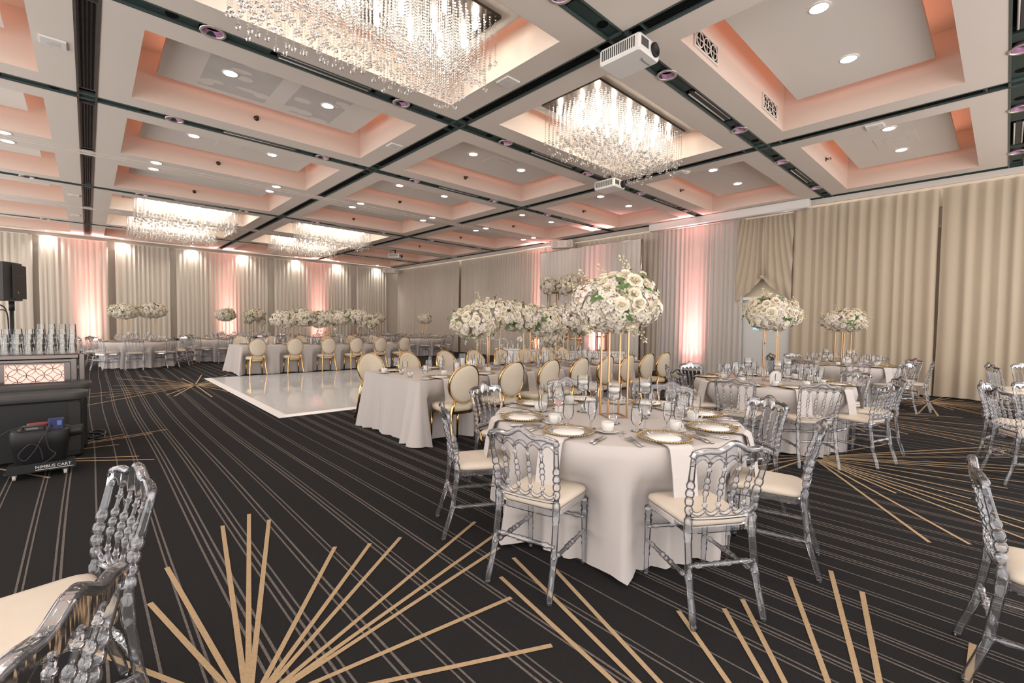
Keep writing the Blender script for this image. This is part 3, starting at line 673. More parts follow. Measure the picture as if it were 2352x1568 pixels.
def build_goldchair():
    k = Kit('oval_back_chair'); m = MB(); H, Wd = 0.225, 0.20; zc = 0.735
    def bk(u, v, d): # u,v on oval plane, d normal offset toward the sitter
        z = zc+v; y = -0.225-0.16*(z-0.5)+0.05*(u/0.2)**2; return (u, y+d, z)
    rows = []
    for s, d in ((0.0,0.03),(0.5,0.03),(0.82,0.026),(0.95,0.016),(1.0,0.0),(0.95,-0.014),(0.82,-0.022),(0.5,-0.026),(0.0,-0.026)):
        rows.append([bk(Wd*max(s,0.001)*math.cos(2*PI*t/28), H*max(s,0.001)*math.sin(2*PI*t/28), d) for t in range(28)])
    m.grid(rows[::-1], 'ovalpad', True, True); k.part('backrest_pad', m)
    m = MB(); R2 = []
    for t in range(40):
        a = 2*PI*t/40; R2.append((a, ))
    sec = []
    for s, d in ((0.985,0.016),(1.03,0.016),(1.03,-0.018),(0.985,-0.018)):
        sec.append([bk(Wd*s*math.cos(2*PI*t/40), H*s*math.sin(2*PI*t/40), d) for t in range(40)])
    m.grid(sec+[sec[0]], 'gold', True, True); k.part('backrest_rim', m)
    m = MB(); 
    def sring(sc, z): return [(0.225*sc*math.copysign(abs(math.cos(2*PI*t/32))**0.7, math.cos(2*PI*t/32)), 0.02+0.225*sc*math.copysign(abs(math.sin(2*PI*t/32))**0.7, math.sin(2*PI*t/32)), z) for t in range(32)]
    rr = [sring(0.96,0.42), sring(1.0,0.435), sring(1.01,0.455), sring(0.97,0.475), sring(0.85,0.487), sring(0.5,0.495)]
    m.grid(rr, 'ovalpad', True, True); m.add(rr[-1], [tuple(range(32))], 'ovalpad', True); k.part('seat_cushion', m)
    m = MB(); rr = [sring(0.90,0.385), sring(1.0,0.385), sring(1.015,0.42), sring(0.9,0.422), sring(0.90,0.385)]; m.grid(rr, 'gold', False, True); k.part('seat_frame', m)
    for s in (-1, 1):
        m = MB(); P = [bk(s*0.125,-0.185,-0.006), (s*0.15,-0.222,0.47), (s*0.165,-0.215,0.40), (s*0.175,-0.235,0.26), (s*0.195,-0.29,0.08), (s*0.205,-0.325,0.0)]
        m.tube(P, [0.017,0.02,0.022,0.02,0.017,0.014], 'gold', 8); k.part('rear_leg', m)
        m = MB(); m.tube([(s*0.185,0.19,0.39),(s*0.188,0.195,0.2),(s*0.19,0.2,0.0)], [0.022,0.018,0.012], 'gold', 8); k.part('front_leg', m)
    return k
NAP = build_napoleon(); GOLDC = build_goldchair()
def face(p, c):
    """rotation so that local +Y looks from p to c"""
    d = Vector(c)-Vector(p); return math.atan2(-d.x, d.y)
# ------------------------------------------------------------------ table linen
TT = 0.745
def round_cloth(seed, r=0.9, n=144, angs=()):
    q = random.Random(seed); ph = [q.uniform(0, 6.28) for _ in range(4)]
    def fold(a): return 0.5+0.34*math.sin(13*a+ph[0]+0.9*math.sin(2*a+ph[1]))+0.20*math.sin(22*a+ph[2])+0.10*math.sin(5*a+ph[3])
    b = MB(); rows = []; prof = [(0.001,0),(0.4,0),(0.8,0),(0.97,0),(0.992,-0.002)]
    for s, dz in prof: rows.append([(r*s*math.cos(2*PI*t/n), r*s*math.sin(2*PI*t/n), TT+dz) for t in range(n)])
    for i in range(1, 12):
        t = i/11; z = TT-0.008-(TT-0.018)*t; row = []
        for c in range(n):
            a = 2*PI*c/n; f = fold(a); rad = r+0.006+(0.03*t+0.125*(f-0.35)*t**0.9)*(0.55+0.45*t); zz = z+(0.016*math.sin(9*a+ph[1]) if i == 11 else 0)
            for ca in angs:  # the seat pushes the cloth in
                dd = abs((a-math.radians(ca)+PI) % (2*PI)-PI); wdt = max(0.0, min(1.0, (0.34-dd)/0.09)); kz = max(0.0, min(1.0, (0.62-z)/0.13))
                rad = rad*(1-wdt*kz)+min(rad, 0.80+0.02*math.sin(34*a+ph[2])*(1.3-z/0.745))*wdt*kz
            row.append((rad*math.cos(a), rad*math.sin(a), max(0.006, zz)))
        rows.append(row)
    b.grid(rows[::-1], 'cloth', True, True); return b
def rect_cloth(w, d, seed, near=(), far=()):
    """table top w by d with origin at its front-left corner; cloth hanging to the floor with loose corner folds"""
    q = random.Random(seed); b = MB(); P = []; cr = 0.03; st = 0.045
    def edge(a, c):
        a = Vector(a); c = Vector(c); n = max(2, int((c-a).length/st)); t = (c-a).normalized(); nn = Vector((t.y, -t.x))
        for i in range(n): P.append((a+(c-a)*(i/n), nn, min(i, n-i)*st))
    def arc(c, a0):
        for i in range(5):
            a = a0+PI/2*i/5; nn = Vector((math.cos(a), math.sin(a))); P.append((Vector(c)+nn*cr, nn, 0.0))
    edge((cr,0),(w-cr,0)); arc((w-cr,cr),-PI/2); edge((w,cr),(w,d-cr)); arc((w-cr,d-cr),0); edge((w-cr,d),(cr,d)); arc((cr,d-cr),PI/2); edge((0,d-cr),(0,cr)); arc((cr,cr),PI)
    ph = q.uniform(0, 6); rows = []; n = len(P); L = [0.0]
    for i in range(1, n): L.append(L[-1]+(P[i][0]-P[i-1][0]).length)
    for i in range(0, 12):
        t = i/11; z = TT-(TT-0.012)*t; row = []
        for c, (p, nn, dist) in enumerate(P):
            cornr = math.exp(-(dist/0.22)**2)
            f = 0.028*math.sin(L[c]*9+ph)+0.02*math.sin(L[c]*21+1.3*ph)+0.012*math.sin(L[c]*37+ph)+cornr*(0.07+0.06*math.sin(L[c]*30+ph))
            o = 0.004+0.02*t+max(-0.015, f)*t**1.1
            for xs, on in ((near, nn.y < -0.9), (far, nn.y > 0.9)):
                for cx in (xs if on else ()):
                    wdt = max(0.0, min(1.0, (0.33-abs(p.x-cx))/0.08)); kz = max(0.0, min(1.0, (0.62-z)/0.13)); o = o*(1-wdt*kz)+min(o, -0.13)*wdt*kz
            qq = p+nn*o; row.append((qq.x, qq.y, max(0.006, z+(0.01*math.sin(L[c]*7) if i == 11 else 0)-(0.004 if i else 0))))
        rows.append(row)
    b.grid(rows[::-1], 'cloth', True, True); b.add(rows[0], [tuple(range(n))], 'cloth'); return b
# ------------------------------------------------------------------ tableware (each mesh shared by its copies)
def lath(prof, m, seg=18): b = MB(); b.lathe(prof, m, seg); return b
def shel(prof, m, seg=18): b = MB(); b.shell(prof, m, seg); return b
def tableware():
    K = {}
    k = Kit('charger_plate'); k.part('glass_plate', lath([(0.001,0.004),(0.10,0.004),(0.118,0.010),(0.155,0.017),(0.155,0.020),(0.116,0.014),(0.10,0.008),(0.001,0.008)], 'plateglass', 32))
    m = MB()
    for t in range(60): m.sph((0.156*math.cos(2*PI*t/60), 0.156*math.sin(2*PI*t/60), 0.018), 0.0066, 'goldbead', 6, 4)
    k.part('beaded_rim', m); K['charger'] = k
    m = MB(); m.lathe([(0.001,0.009),(0.098,0.009),(0.098,0.0105),(0.001,0.0105)], 'paper', 32)
    for t in range(7): 
        w = (0.05, 0.035, 0.045, 0.03, 0.04, 0.03, 0.02)[t]; m.box((-w,-0.05+t*0.014,0.0104),(w,-0.047+t*0.014,0.0107),'ceil')
    K['menu'] = m.mesh('menu_card')
    m = MB(); pw = 0.075; path = [(0.02,0.012),(-0.10,0.006),(-0.22,0.005),(-0.245,0.0)]
    pr = [(0.30,0.004),(0.0,0.004),(-0.018,-0.004),(-0.03,-0.04),(-0.055,-0.15),(-0.075,-0.285)]
    P = [[(x, y, z) for x in (pw, pw*0.3, -pw*0.3, -pw)] for y, z in pr]
    P2 = [[(x, y-0.006*(1 if i > 1 else 0), z+(0.006 if i < 2 else 0.0)) for x in (-pw, -pw*0.3, pw*0.3, pw)] for i, (y, z) in enumerate(pr)]
    m.grid(P, 'napkin', False); m.grid(P2, 'napkin', False); K['napkin'] = m.mesh('napkin')
    def fork():
        m = MB(); m.tube([(0,-0.10,0.004),(0,-0.03,0.006),(0,0.02,0.008)], [0.006,0.0045,0.003], 'silver', 6); m.box((-0.011,0.02,0.006),(0.011,0.045,0.009),'silver')
        for t in range(4): m.box((-0.011+t*0.0065,0.045,0.006),(-0.0085+t*0.0065,0.09,0.009),'silver')
        return m.mesh('dinner_fork')
    def knife():
        m = MB(); m.tube([(0,-0.11,0.005),(0,-0.02,0.006)], [0.007,0.005], 'silver', 6); m.box((-0.008,-0.02,0.003),(0.008,0.10,0.006),'silver'); return m.mesh('table_knife')
    K['fork'] = fork(); K['knife'] = knife()
    k = Kit('coffee_cup'); k.part('cup_body', lath([(0.001,0.0),(0.024,0.0),(0.032,0.006),(0.039,0.03),(0.040,0.062),(0.037,0.062),(0.035,0.03),(0.028,0.01),(0.001,0.008)], 'china', 20))
    m = MB(); m.tube([(0.037,0,0.052),(0.058,0,0.054),(0.064,0,0.036),(0.054,0,0.018),(0.037,0,0.016)], 0.0048, 'china', 6); k.part('handle', m); K['cup'] = k
    k = Kit('saucer'); k.part('dish', lath([(0.001,0.002),(0.04,0.002),(0.072,0.013),(0.072,0.016),(0.04,0.006),(0.001,0.006)], 'china', 24))
    K['saucer'] = k
    m = MB(); m.tube([(0.0,-0.07,0.004),(0,0.0,0.006),(0,0.03,0.006)], [0.004,0.003,0.003], 'silver', 6); m.sph((0,0.045,0.007), 0.014, 'silver', 8, 4, 0.35); K['spoon'] = m.mesh('teaspoon')
    def wine(h, rb, bowl, foot, name, seg=18):
        k = Kit(name); k.part('bowl', shel(bowl, 'glass', seg)); k.part('stem', lath([(0.001,0.0),(foot,0.0),(foot,0.003),(foot*0.4,0.006),(0.0055,0.014),(0.004,bowl[0][1]*0.6),(0.006,bowl[0][1])], 'glass', 14)); return k
    K['balloon'] = wine(0.21, 0.048, [(0.004,0.095),(0.022,0.10),(0.040,0.122),(0.046,0.148),(0.043,0.178),(0.036,0.205)], 0.036, 'wine_glass')
    K['flute'] = wine(0.2, 0.026, [(0.004,0.075),(0.016,0.085),(0.025,0.12),(0.027,0.15),(0.024,0.195)], 0.031, 'champagne_flute')
    K['goblet'] = wine(0.15, 0.037, [(0.006,0.035),(0.025,0.045),(0.037,0.075),(0.038,0.10),(0.034,0.145)], 0.035, 'water_goblet')
    k = Kit('floating_candle_vase'); k.part('bowl', shel([(0.004,0.165),(0.044,0.172),(0.047,0.185),(0.047,0.285)], 'glass', 20)); k.part('stem', lath([(0.001,0),(0.045,0),(0.045,0.003),(0.012,0.012),(0.006,0.05),(0.006,0.15),(0.012,0.165)], 'glass', 16)); k.part('water', lath([(0.001,0.174),(0.042,0.177),(0.0445,0.19),(0.0445,0.228),(0.001,0.228)], 'glass', 16)); K['vase'] = k
    K['float'] = lath([(0.001,0.0),(0.02,0.0),(0.037,0.012),(0.039,0.026),(0.034,0.034),(0.001,0.036)], 'wax', 18).mesh('floating_candle')
    K['votive'] = shel([(0.001,0.003),(0.026,0.003),(0.029,0.06)], 'glass', 14).mesh('votive_glass')
    K['votive_wax'] = lath([(0.001,0.004),(0.024,0.004),(0.025,0.04),(0.001,0.041)], 'wax', 12).mesh('votive_candle')
    k = Kit('cylinder_vase'); k.part('glass_wall', shel([(0.001,0.004),(0.045,0.004),(0.05,0.008),(0.05,0.24)], 'glass', 20)); K['cyl'] = k
    K['pillar'] = lath([(0.001,0.01),(0.034,0.01),(0.034,0.17),(0.03,0.172),(0.001,0.17)], 'wax', 16).mesh('pillar_candle')
    k = Kit('sugar_caddy'); m = MB(); m.bbox((-0.055,-0.03,0),(0.055,0.03,0.05),'china',0.008); k.part('dish', m)
    m = MB()
    for t in range(7): m.box((-0.048+t*0.013,-0.022,0.03),(-0.042+t*0.013,0.022,0.088-0.004*(t % 3)),'brownsugar' if t < 5 else 'purplesachet')
    k.part('sachets', m); K['caddy'] = k
    K['shaker'] = lath([(0.001,0),(0.017,0),(0.017,0.05),(0.012,0.062),(0.001,0.07)], 'glass', 12).mesh('salt_shaker')
    k = Kit('table_card'); m = MB(); pts = [(-0.062,0.0),(0.062,0.0),(0.062,0.11)]+[(0.062*math.cos(a*PI/10), 0.11+0.062*math.sin(a*PI/10)) for a in range(1, 10)]+[(-0.062,0.11)]
    m.prism(pts, 0.006, 'paper'); k.part('arched_card', m); m = MB(); m.bbox((-0.04,-0.025,0),(0.04,0.025,0.016),'plateglass',0.004); k.part('base', m)
    m = MB(); pa = [(x*0.86, 0.006+z*0.92) for x, z in pts]; m.tube([(x,-0.0035,z) for x, z in pa], 0.0009, 'goldbead', 4, closed=True); k.part('gold_border', m); K['card'] = k
    K['dish'] = lath([(0.001,0.002),(0.045,0.002),(0.08,0.014),(0.08,0.017),(0.045,0.006),(0.001,0.006)], 'china', 24).mesh('side_plate')
    return K
KW = tableware()
# ------------------------------------------------------------------ flowers
def petal(b, m, w, l, curl, cup, base, tilt, az, nu=3, nv=3):
    """petal: starts at height base, leans out by tilt, curls back at the tip"""
    ca, sa = math.cos(az), math.sin(az); P = []
    for i in range(nv+1):
        t = i/nv; row = []; ang = tilt+curl*t*t
        r = l*t*math.sin(ang)+0.004; z = base+l*t*math.cos(ang); ww = w*math.sin(PI*min(0.93, 0.12+0.78*t))
        for j in range(nu+1):
            u = j/nu*2-1; rr = r-cup*abs(u)**2*ww; tx = u*ww
            row.append((rr*ca-tx*sa, rr*sa+tx*ca, z+0.10*ww*abs(u)))
        P.append(row)
    b.grid(P, m, True)
def flowers():
    q = random.Random(5); F = {}
    b = MB()
    for L, (n, tilt, l, w, curl) in enumerate(((3,-0.25,0.034,0.018,-0.3),(4,-0.05,0.040,0.024,-0.1),(5,0.22,0.046,0.031,0.2),(6,0.52,0.050,0.036,0.55),(7,0.85,0.054,0.040,0.8),(8,1.12,0.056,0.042,0.75))):
        for t in range(n): petal(b, 'rose', w, l, curl, 0.35-0.05*L, 0.004*(5-L)-0.01, tilt, 2*PI*t/n+L*0.7+q.uniform(-.15,.15), 3, 3)
    F['rose'] = b.mesh('rose')
    b = MB(); b.sph((0,0,0.0), 0.054, 'hyd', 10, 6)
    for t in range(44):
        zz = 1-1.5*(t+0.5)/44; r = math.sqrt(max(0, 1-zz*zz)); a = t*2.39996+q.uniform(-.2,.2); n = Vector((r*math.cos(a), r*math.sin(a), zz)); n2 = (n+Vector((q.uniform(-.35,.35), q.uniform(-.35,.35), q.uniform(-.35,.35)))).normalized(); b.T = Tr(*(n*q.uniform(0.050,0.064))) @ orient(n2, q.uniform(0, 6))
        for p in range(4): petal(b, 'hyd', 0.0145, 0.022, 0.5, 0.25, 0, 0.95+q.uniform(-.15,.15), p*PI/2, 2, 2)
    b.T = None; F['hyd'] = b.mesh('hydrangea')
    b = MB()
    for a, w, l in ((PI/2,0.020,0.05),(PI/2+2.1,0.018,0.046),(PI/2-2.1,0.018,0.046),(0.05,0.036,0.048),(PI-0.05,0.036,0.048)): petal(b, 'orchid', w, l, 0.25, 0.05, 0, 1.3, a, 3, 3)
    for a in (-0.5, 0.5, PI): petal(b, 'lip', 0.008, 0.02, -0.5, 0.2, 0.003, 0.8, -PI/2+a, 1, 2)
    b.sph((0,0,0.006), 0.006, 'bud', 6, 4); F['orchid'] = b.mesh('orchid')
    b = MB(); b.tube([(0,0,-0.03),(0.01,0,0.05),(0.03,0.005,0.12),(0.06,0.01,0.17)], [0.0022,0.002,0.0015,0.001], 'stem', 4)
    for t in range(22):
        u = q.uniform(0.25, 1); c = Vector((0.06*u*u, 0.01*u, -0.03+0.2*u)); b.sph(c+Vector((q.uniform(-.022,.022), q.uniform(-.022,.022), q.uniform(-.012,.012))), q.uniform(0.005,0.009), 'bud', 5, 3)
    F['sprig'] = b.mesh('blossom_sprig')
    b = MB(); b.tube([(0,0,-0.03),(0.0,0.0,0.05)], 0.002, 'stem', 4)
    for a, h in ((0,0.02),(2.2,0.035),(4.1,0.045)): petal(b, 'leaf', 0.018, 0.06, 0.5, 0.15, h, 0.8, a, 2, 3)
    F['leaf'] = b.mesh('leaf_sprig')
    return F
FL = flowers()
def stand_mesh(h, w, d=None):
    d = d or w; b = MB(); r = 0.0055
    for z in (r, h-r):
        b.tube([(-w/2,-d/2,z),(w/2,-d/2,z)], r, 'brass', 4, smooth=False); b.tube([(-w/2,d/2,z),(w/2,d/2,z)], r, 'brass', 4, smooth=False)
        b.tube([(-w/2,-d/2,z),(-w/2,d/2,z)], r, 'brass', 4, smooth=False); b.tube([(w/2,-d/2,z),(w/2,d/2,z)], r, 'brass', 4, smooth=False)
    for x in (-w/2, w/2):
        for y in (-d/2, d/2): b.box((x-r,y-r,0),(x+r,y+r,h),'brass')
    b.box((-w/2,-d/2,h-0.004),(w/2,d/2,h+0.004),'brass')
    return b
def floral(name, blobs, stands, seed, green=0.06, lowhyd=True, trail=0):
    """blobs: (centre, radii, count)"""
    q = random.Random(seed); k = Kit(name)
    for (x, y, h, w, d) in stands: k.part('gold_stand', stand_mesh(h, w, d), Tr(x, y, 0))
    core = MB(); cnt = {'rose': 0, 'hyd': 0, 'orchid': 0, 'sprig': 0, 'leaf': 0}; nm = {'rose': 'rose', 'hyd': 'hydrangea', 'orchid': 'orchid', 'sprig': 'blossom_sprig', 'leaf': 'leaf_sprig'}
    over = MB()
    for (c, rad, n) in blobs:
        c = Vector(c); core.T = Tr(*c) @ Matrix.Diagonal((rad[0]*0.74, rad[1]*0.74, rad[2]*0.70, 1)); core.sph((0,0,0), 1, 'hyd', 12, 7); core.T = None
        for t in range(n):
            zz = 1-2*(t+0.5)/n; r = math.sqrt(max(0, 1-zz*zz)); a = t*2.39996+q.uniform(-.15,.15)
            d = Vector((r*math.cos(a), r*math.sin(a), zz)); p = c+Vector((d.x*rad[0], d.y*rad[1], d.z*rad[2]))*q.uniform(0.84, 1.0)
            if any(((p.x-o[0][0])/o[1][0])**2+((p.y-o[0][1])/o[1][1])**2+((p.z-o[0][2])/o[1][2])**2 < 0.55 for o in blobs if o[0] != tuple(c)): continue
            nrm = Vector((d.x/rad[0], d.y/rad[1], d.z/rad[2])).normalized(); u = q.random()
            if zz < -0.25 and lowhyd: ty = 'hyd' if u < 0.80 else ('rose' if u < 0.90 else 'orchid')
            else: ty = 'rose' if u < 0.40 else ('orchid' if u < 0.68 else 'hyd')
            if u > 1-green: ty = 'leaf'
            elif q.random() < 0.10: ty = 'sprig'
            sc = {'rose': q.uniform(0.95,1.35), 'hyd': q.uniform(0.9,1.25), 'orchid': q.uniform(0.9,1.25), 'sprig': q.uniform(0.8,1.1), 'leaf': q.uniform(0.8,1.1)}[ty]
            if ty in ('rose', 'orchid'): p = p+nrm*0.03
            if ty in ('leaf', 'sprig'): p = p+nrm*0.02; nrm = (nrm+Vector((q.uniform(-.4,.4), q.uniform(-.4,.4), 0.25))).normalized()
            mw = Tr(*p) @ orient(nrm, q.uniform(0, 6.28)) @ Matrix.Diagonal((sc, sc, sc, 1))
            if cnt[ty] < 98: cnt[ty] += 1; k.part(nm[ty], FL[ty], mw)
            else:  # past about a hundred of a kind the rest go into one mesh
                me = FL[ty]; over.T = mw; names = {mm.name: kk for kk, mm in M.items()}
                ks = [names[x.name] for x in me.materials]
                for mi_, kk in enumerate(ks):
                    fs = [tuple(pp.vertices) for pp in me.polygons if pp.material_index == mi_]
                    use = sorted({i for f in fs for i in f}); mp = {v: i for i, v in enumerate(use)}
                    over.add([me.vertices[v].co for v in use], [tuple(mp[i] for i in f) for f in fs], kk, True)
    k.part('inner_foam', core)
    if over.v: over.T = None; k.part('filler_blossoms', over, None, None, 'stuff')
    for t in range(trail):
        c = Vector(q.choice(blobs)[0])+Vector((q.uniform(-.2,.2), q.uniform(-.12,.12), -0.12-0.08*(t % 4)))
        k.part('orchid', FL['orchid'], Tr(*c) @ orient((q.uniform(-1,1), q.uniform(-1,1), 0.1), q.uniform(0, 6)))
    return k
BALL = floral('floral_centerpiece', [((0,0,0.85),(0.28,0.28,0.155),150),((0.04,-0.03,0.93),(0.19,0.19,0.11),50)], [(0,0,0.70,0.15,0.15)], 21)
BALL2 = floral('floral_centerpiece', [((0,0,0.86),(0.27,0.27,0.15),130),((-0.08,0.03,0.95),(0.18,0.18,0.11),44)], [(0,0,0.70,0.15,0.15)], 35)
BALL3 = floral('floral_centerpiece', [((0,0,0.84),(0.34,0.34,0.15),150),((-0.05,0.03,0.93),(0.2,0.2,0.11),44)], [(0,0,0.70,0.18,0.18)], 36)
WIDE = floral('floral_centerpiece', [((-0.33,0,0.88),(0.33,0.3,0.17),90),((0.33,0,0.93),(0.33,0.3,0.2),90)], [(-0.33,0,0.74,0.18,0.18),(0.33,0,0.74,0.18,0.18)], 41)
TRAIL = floral('floral_centerpiece', [((0,0,0.9),(0.36,0.34,0.2),110),((-0.24,0,0.72),(0.1,0.12,0.16),26),((0.26,0,0.68),(0.1,0.12,0.18),26)], [(-0.1,0,0.74,0.18,0.18)], 43, 0.14)
RUN = floral('floral_runner', [((-1.25,0,0.70),(0.36,0.30,0.20),100),((-0.85,0.02,0.83),(0.42,0.32,0.2),100),((-0.3,0,0.80),(0.40,0.30,0.19),90),((0.25,0,0.74),(0.36,0.3,0.21),90),((0.75,0,0.78),(0.42,0.32,0.21),100),((1.25,0,0.72),(0.34,0.3,0.20),90)],
            [(-0.95,0,0.66,0.22,0.3),(0.95,0,0.66,0.22,0.3),(0.0,0,0.66,0.16,0.16)], 51, 0.13, trail=14)
CLUST = floral('flower_cluster', [((0,0,0),(0.24,0.22,0.26),80)], [], 61, 0.03)
CASC = floral('floral_cascade', [((0,0,1.0),(0.42,0.36,0.3),80),((0.05,0,0.62),(0.34,0.3,0.3),60),((-0.02,0,0.3),(0.28,0.26,0.28),60)], [], 63, 0.02)
# ------------------------------------------------------------------ laying the tables
def seat_phrases(c, angs):
    """name every seat of a round table by walking round from the one nearest the camera"""
    a0 = math.degrees(math.atan2(-c[1], -c[0]))
    rel = sorted(((a-a0+180) % 360-180, a) for a in angs); base = min(rel, key=lambda t: abs(t[0]))
    pos = [t for t in rel if t[0] > base[0]]; neg = [t for t in rel if t[0] < base[0]][::-1]
    out = {base[1]: 'front seat'}
    for i, t in enumerate(pos): out[t[1]] = '%s seat right of front' % ORD[i]
    for i, t in enumerate(neg): out[t[1]] = '%s seat left of front' % ORD[i]
    return out
def setting(O, n, ph, tb, level, q, flip=False):
    """one place setting: O is the table edge point, n points inward"""
    n = Vector((n[0], n[1])); rt = Vector((n.y, -n.x)); rz = math.atan2(-n.x, n.y)
    def P(din, r, z=TT+0.003): v = Vector((O[0], O[1]))+n*din+rt*r; return (v.x, v.y, z)
    at = ' at %s, %s' % (ph, tb)
    def kit(key, lb, cat, p, g, z=None, r=0.0): return KW[key].place(lb+at, cat, p, rz+r, g)
    def obj(key, name, lb, cat, p, g, r=0.0): o = thing(name, KW[key], lb+at, cat, p, rz+r, g); return o
    j = lambda s=0.015: q.uniform(-s, s)
    kit('charger', 'gold-rimmed glass plate', 'plate', P(0.19+j(.01), j(.01)), 'gold-rimmed charger plates')
    if level < 3: obj('napkin', 'napkin', 'white hanging napkin', 'napkin', P(0.0, j(.02)), 'hanging napkins')
    if level == 0 or level == 1: obj('menu', 'menu_card', 'round menu card on plate', 'menu', P(0.19, 0.0, TT+0.004), 'menu cards')
    if level == 0:
        obj('fork', 'fork', 'outer fork', 'fork', P(0.15+j(), -0.235), 'forks', j(.1)); obj('fork', 'fork', 'inner fork beside plate', 'fork', P(0.16+j(), -0.205), 'forks', j(.1))
        obj('knife', 'table_knife', 'outer knife right of plate', 'knife', P(0.16+j(), 0.235), 'knives', j(.1)); obj('knife', 'table_knife', 'inner knife beside plate', 'knife', P(0.17+j(), 0.212), 'knives', j(.1))
    if level <= 1:
        c = P(0.37, 0.20+j()); kit('saucer', 'white saucer', 'saucer', c, 'saucers'); kit('cup', 'white coffee cup on saucer', 'cup', (c[0], c[1], TT+0.009), 'coffee cups', r=q.uniform(0, 6))
        if level == 0: obj('spoon', 'teaspoon', 'teaspoon by the coffee cup', 'spoon', P(0.37, 0.285), 'teaspoons', j(.5))
    if level == 2 and q.random() < 0.5: obj('dish', 'side_plate', 'small white side plate', 'plate', P(0.3, -0.26), 'side plates')
    kit('balloon', 'tall wine glass', 'wine glass', P(0.42+j(.03), 0.02+j(.03)), 'wine glasses')
    kit('goblet', 'short-stemmed water goblet', 'water glass', P(0.38+j(.03), -0.09+j(.03)), 'water goblets')
    if level < 3: kit('flute', 'slim champagne flute', 'champagne glass', P(0.33+j(.02), 0.10+j(.02)), 'champagne flutes')
def stem_candle(x, y, lb):
    KW['vase'].place('stemmed glass vase with water, '+lb, 'vase', (x, y, TT+0.001), 0, 'floating candle vases')
    thing('floating_candle', KW['float'], 'white floating candle in the vase '+lb, 'candle', (x, y, TT+0.217), 0, 'floating candles')
def votive(x, y, lb):
    thing('votive_glass', KW['votive'], 'small votive glass '+lb, 'votive holder', (x, y, TT+0.001), 0, 'votive glasses')
    thing('votive_candle', KW['votive_wax'], 'white votive candle in glass '+lb, 'candle', (x, y, TT+0.002), 0, 'votive candles')
def pillar(x, y, lb, s=1.0, z=TT+0.001):
    r = KW['cyl'].place('clear cylinder glass '+lb, 'vase', (x, y, z), 0, 'cylinder candle glasses', (1, 1, s))
    o = thing('pillar_candle', KW['pillar'], 'white pillar candle in cylinder glass '+lb, 'candle', (x, y, z), 0, 'pillar candles'); o.scale = (1, 1, s)
def round_table(c, tb, angs, seed, level, center=None, crz=0.0, rr=0.9, chair_r=1.0, skip=()):
    q = random.Random(seed); ph = seat_phrases(c, angs)
    thing('tablecloth', round_cloth(seed, angs=angs), 'floor-length white round tablecloth on %s' % tb, 'tablecloth', (c[0], c[1], 0), 0, 'round tablecloths')
    for a in angs:
        if a in skip: continue
        d = Vector((math.cos(math.radians(a)), math.sin(math.radians(a)))); cr = chair_r+q.uniform(0.0,.05)
        p = Vector(c)+d*cr; NAP.place('clear acrylic chair, cream cushion, %s at %s' % (ph[a], tb), 'chair', (p.x, p.y, 0.0), face(p, c)+q.uniform(-.10,.10), 'clear acrylic chairs at round tables')
        O = Vector(c)+d*rr; setting((O.x, O.y), (-d.x, -d.y), ph[a], tb, level, q)
    if center:
        center.place('tall white floral centerpiece on gold stand, %s' % tb, 'floral centerpiece', (c[0], c[1], TT+0.001), crz, 'tall floral centerpieces')
    for t, lb in ((100, 'behind stand'), (215, 'left of stand'), (330, 'right of stand')):
        a = math.radians(t); stem_candle(c[0]+0.26*math.cos(a), c[1]+0.26*math.sin(a), '%s on %s' % (lb, tb))
T1 = (2.91, 2.0); T2 = (6.45, 2.05); T3 = (10.85, 2.17)
round_table(T1, 'nearest round table', (-168, -120, -78, -35, 9, 56, 100, 150), 1, 0, BALL, math.radians(-32))
round_table(T2, 'middle right round table', tuple(-178+36*t for t in range(10)), 2, 1, BALL2, math.radians(10))
round_table(T3, 'round table near right curtain', tuple(-160+36*t for t in range(10)), 3, 1, BALL3, math.radians(140))
KW['caddy'].place('white sugar caddy with paper sachets on nearest round table', 'sugar caddy', (2.72, 2.38, TT+0.001), 0.7, 'sugar caddies')
thing('salt_shaker', KW['shaker'], 'glass shaker left of sugar caddy, nearest round table', 'shaker', (2.60, 2.44, TT+0.001))
KW['caddy'].place('white sugar caddy with sachets on middle round table', 'sugar caddy', (6.0, 2.35, TT+0.001), 0.5, 'sugar caddies')
r = KW['card'].place('arched white table card facing out on middle round table', 'table card', (6.05, 1.86, TT+0.001), math.radians(-74), 'table cards')
KW['card'].place('arched white table card on table nearest right curtain', 'table card', (10.4, 2.0, TT+0.001), math.radians(-74), 'table cards')
votive(2.66, 1.83, 'left of stand, nearest round table'); votive(3.02, 1.80, 'right of stand, nearest round table'); votive(2.85, 2.22, 'behind stand, nearest round table')
# chairs of tables that lie outside the picture
def lone(p, c, lb, dr=0.0): NAP.place('clear acrylic chair, cream cushion, '+lb, 'chair', (p[0], p[1], 0), face(p, c)+dr, 'clear acrylic chairs at round tables')
lone((2.83, -0.20), (2.96, -1.28), 'alone at lower right edge of picture')
for a, lb in ((117, 'front one of the group at right edge'), (80, 'second of the group at right edge'), (45, 'third of the group at right edge')):
    lone((7.0+1.02*math.cos(math.radians(a)), -1.12+1.02*math.sin(math.radians(a))), (7.0, -1.12), lb)
for a, lb in ((112, 'left one of the far group at right edge'), (76, 'middle one of the far group at right edge'), (40, 'right one of the far group at right edge')):
    lone((11.2+1.0*math.cos(math.radians(a)), -1.05+1.0*math.sin(math.radians(a))), (11.2, -1.05), lb)
lone((-0.147, 2.10), (-1.3, 1.84), 'seen side-on at lower left')
lone((-0.275, 1.375), (-1.315, 1.955), 'nearest camera in bottom left corner, back towards us')
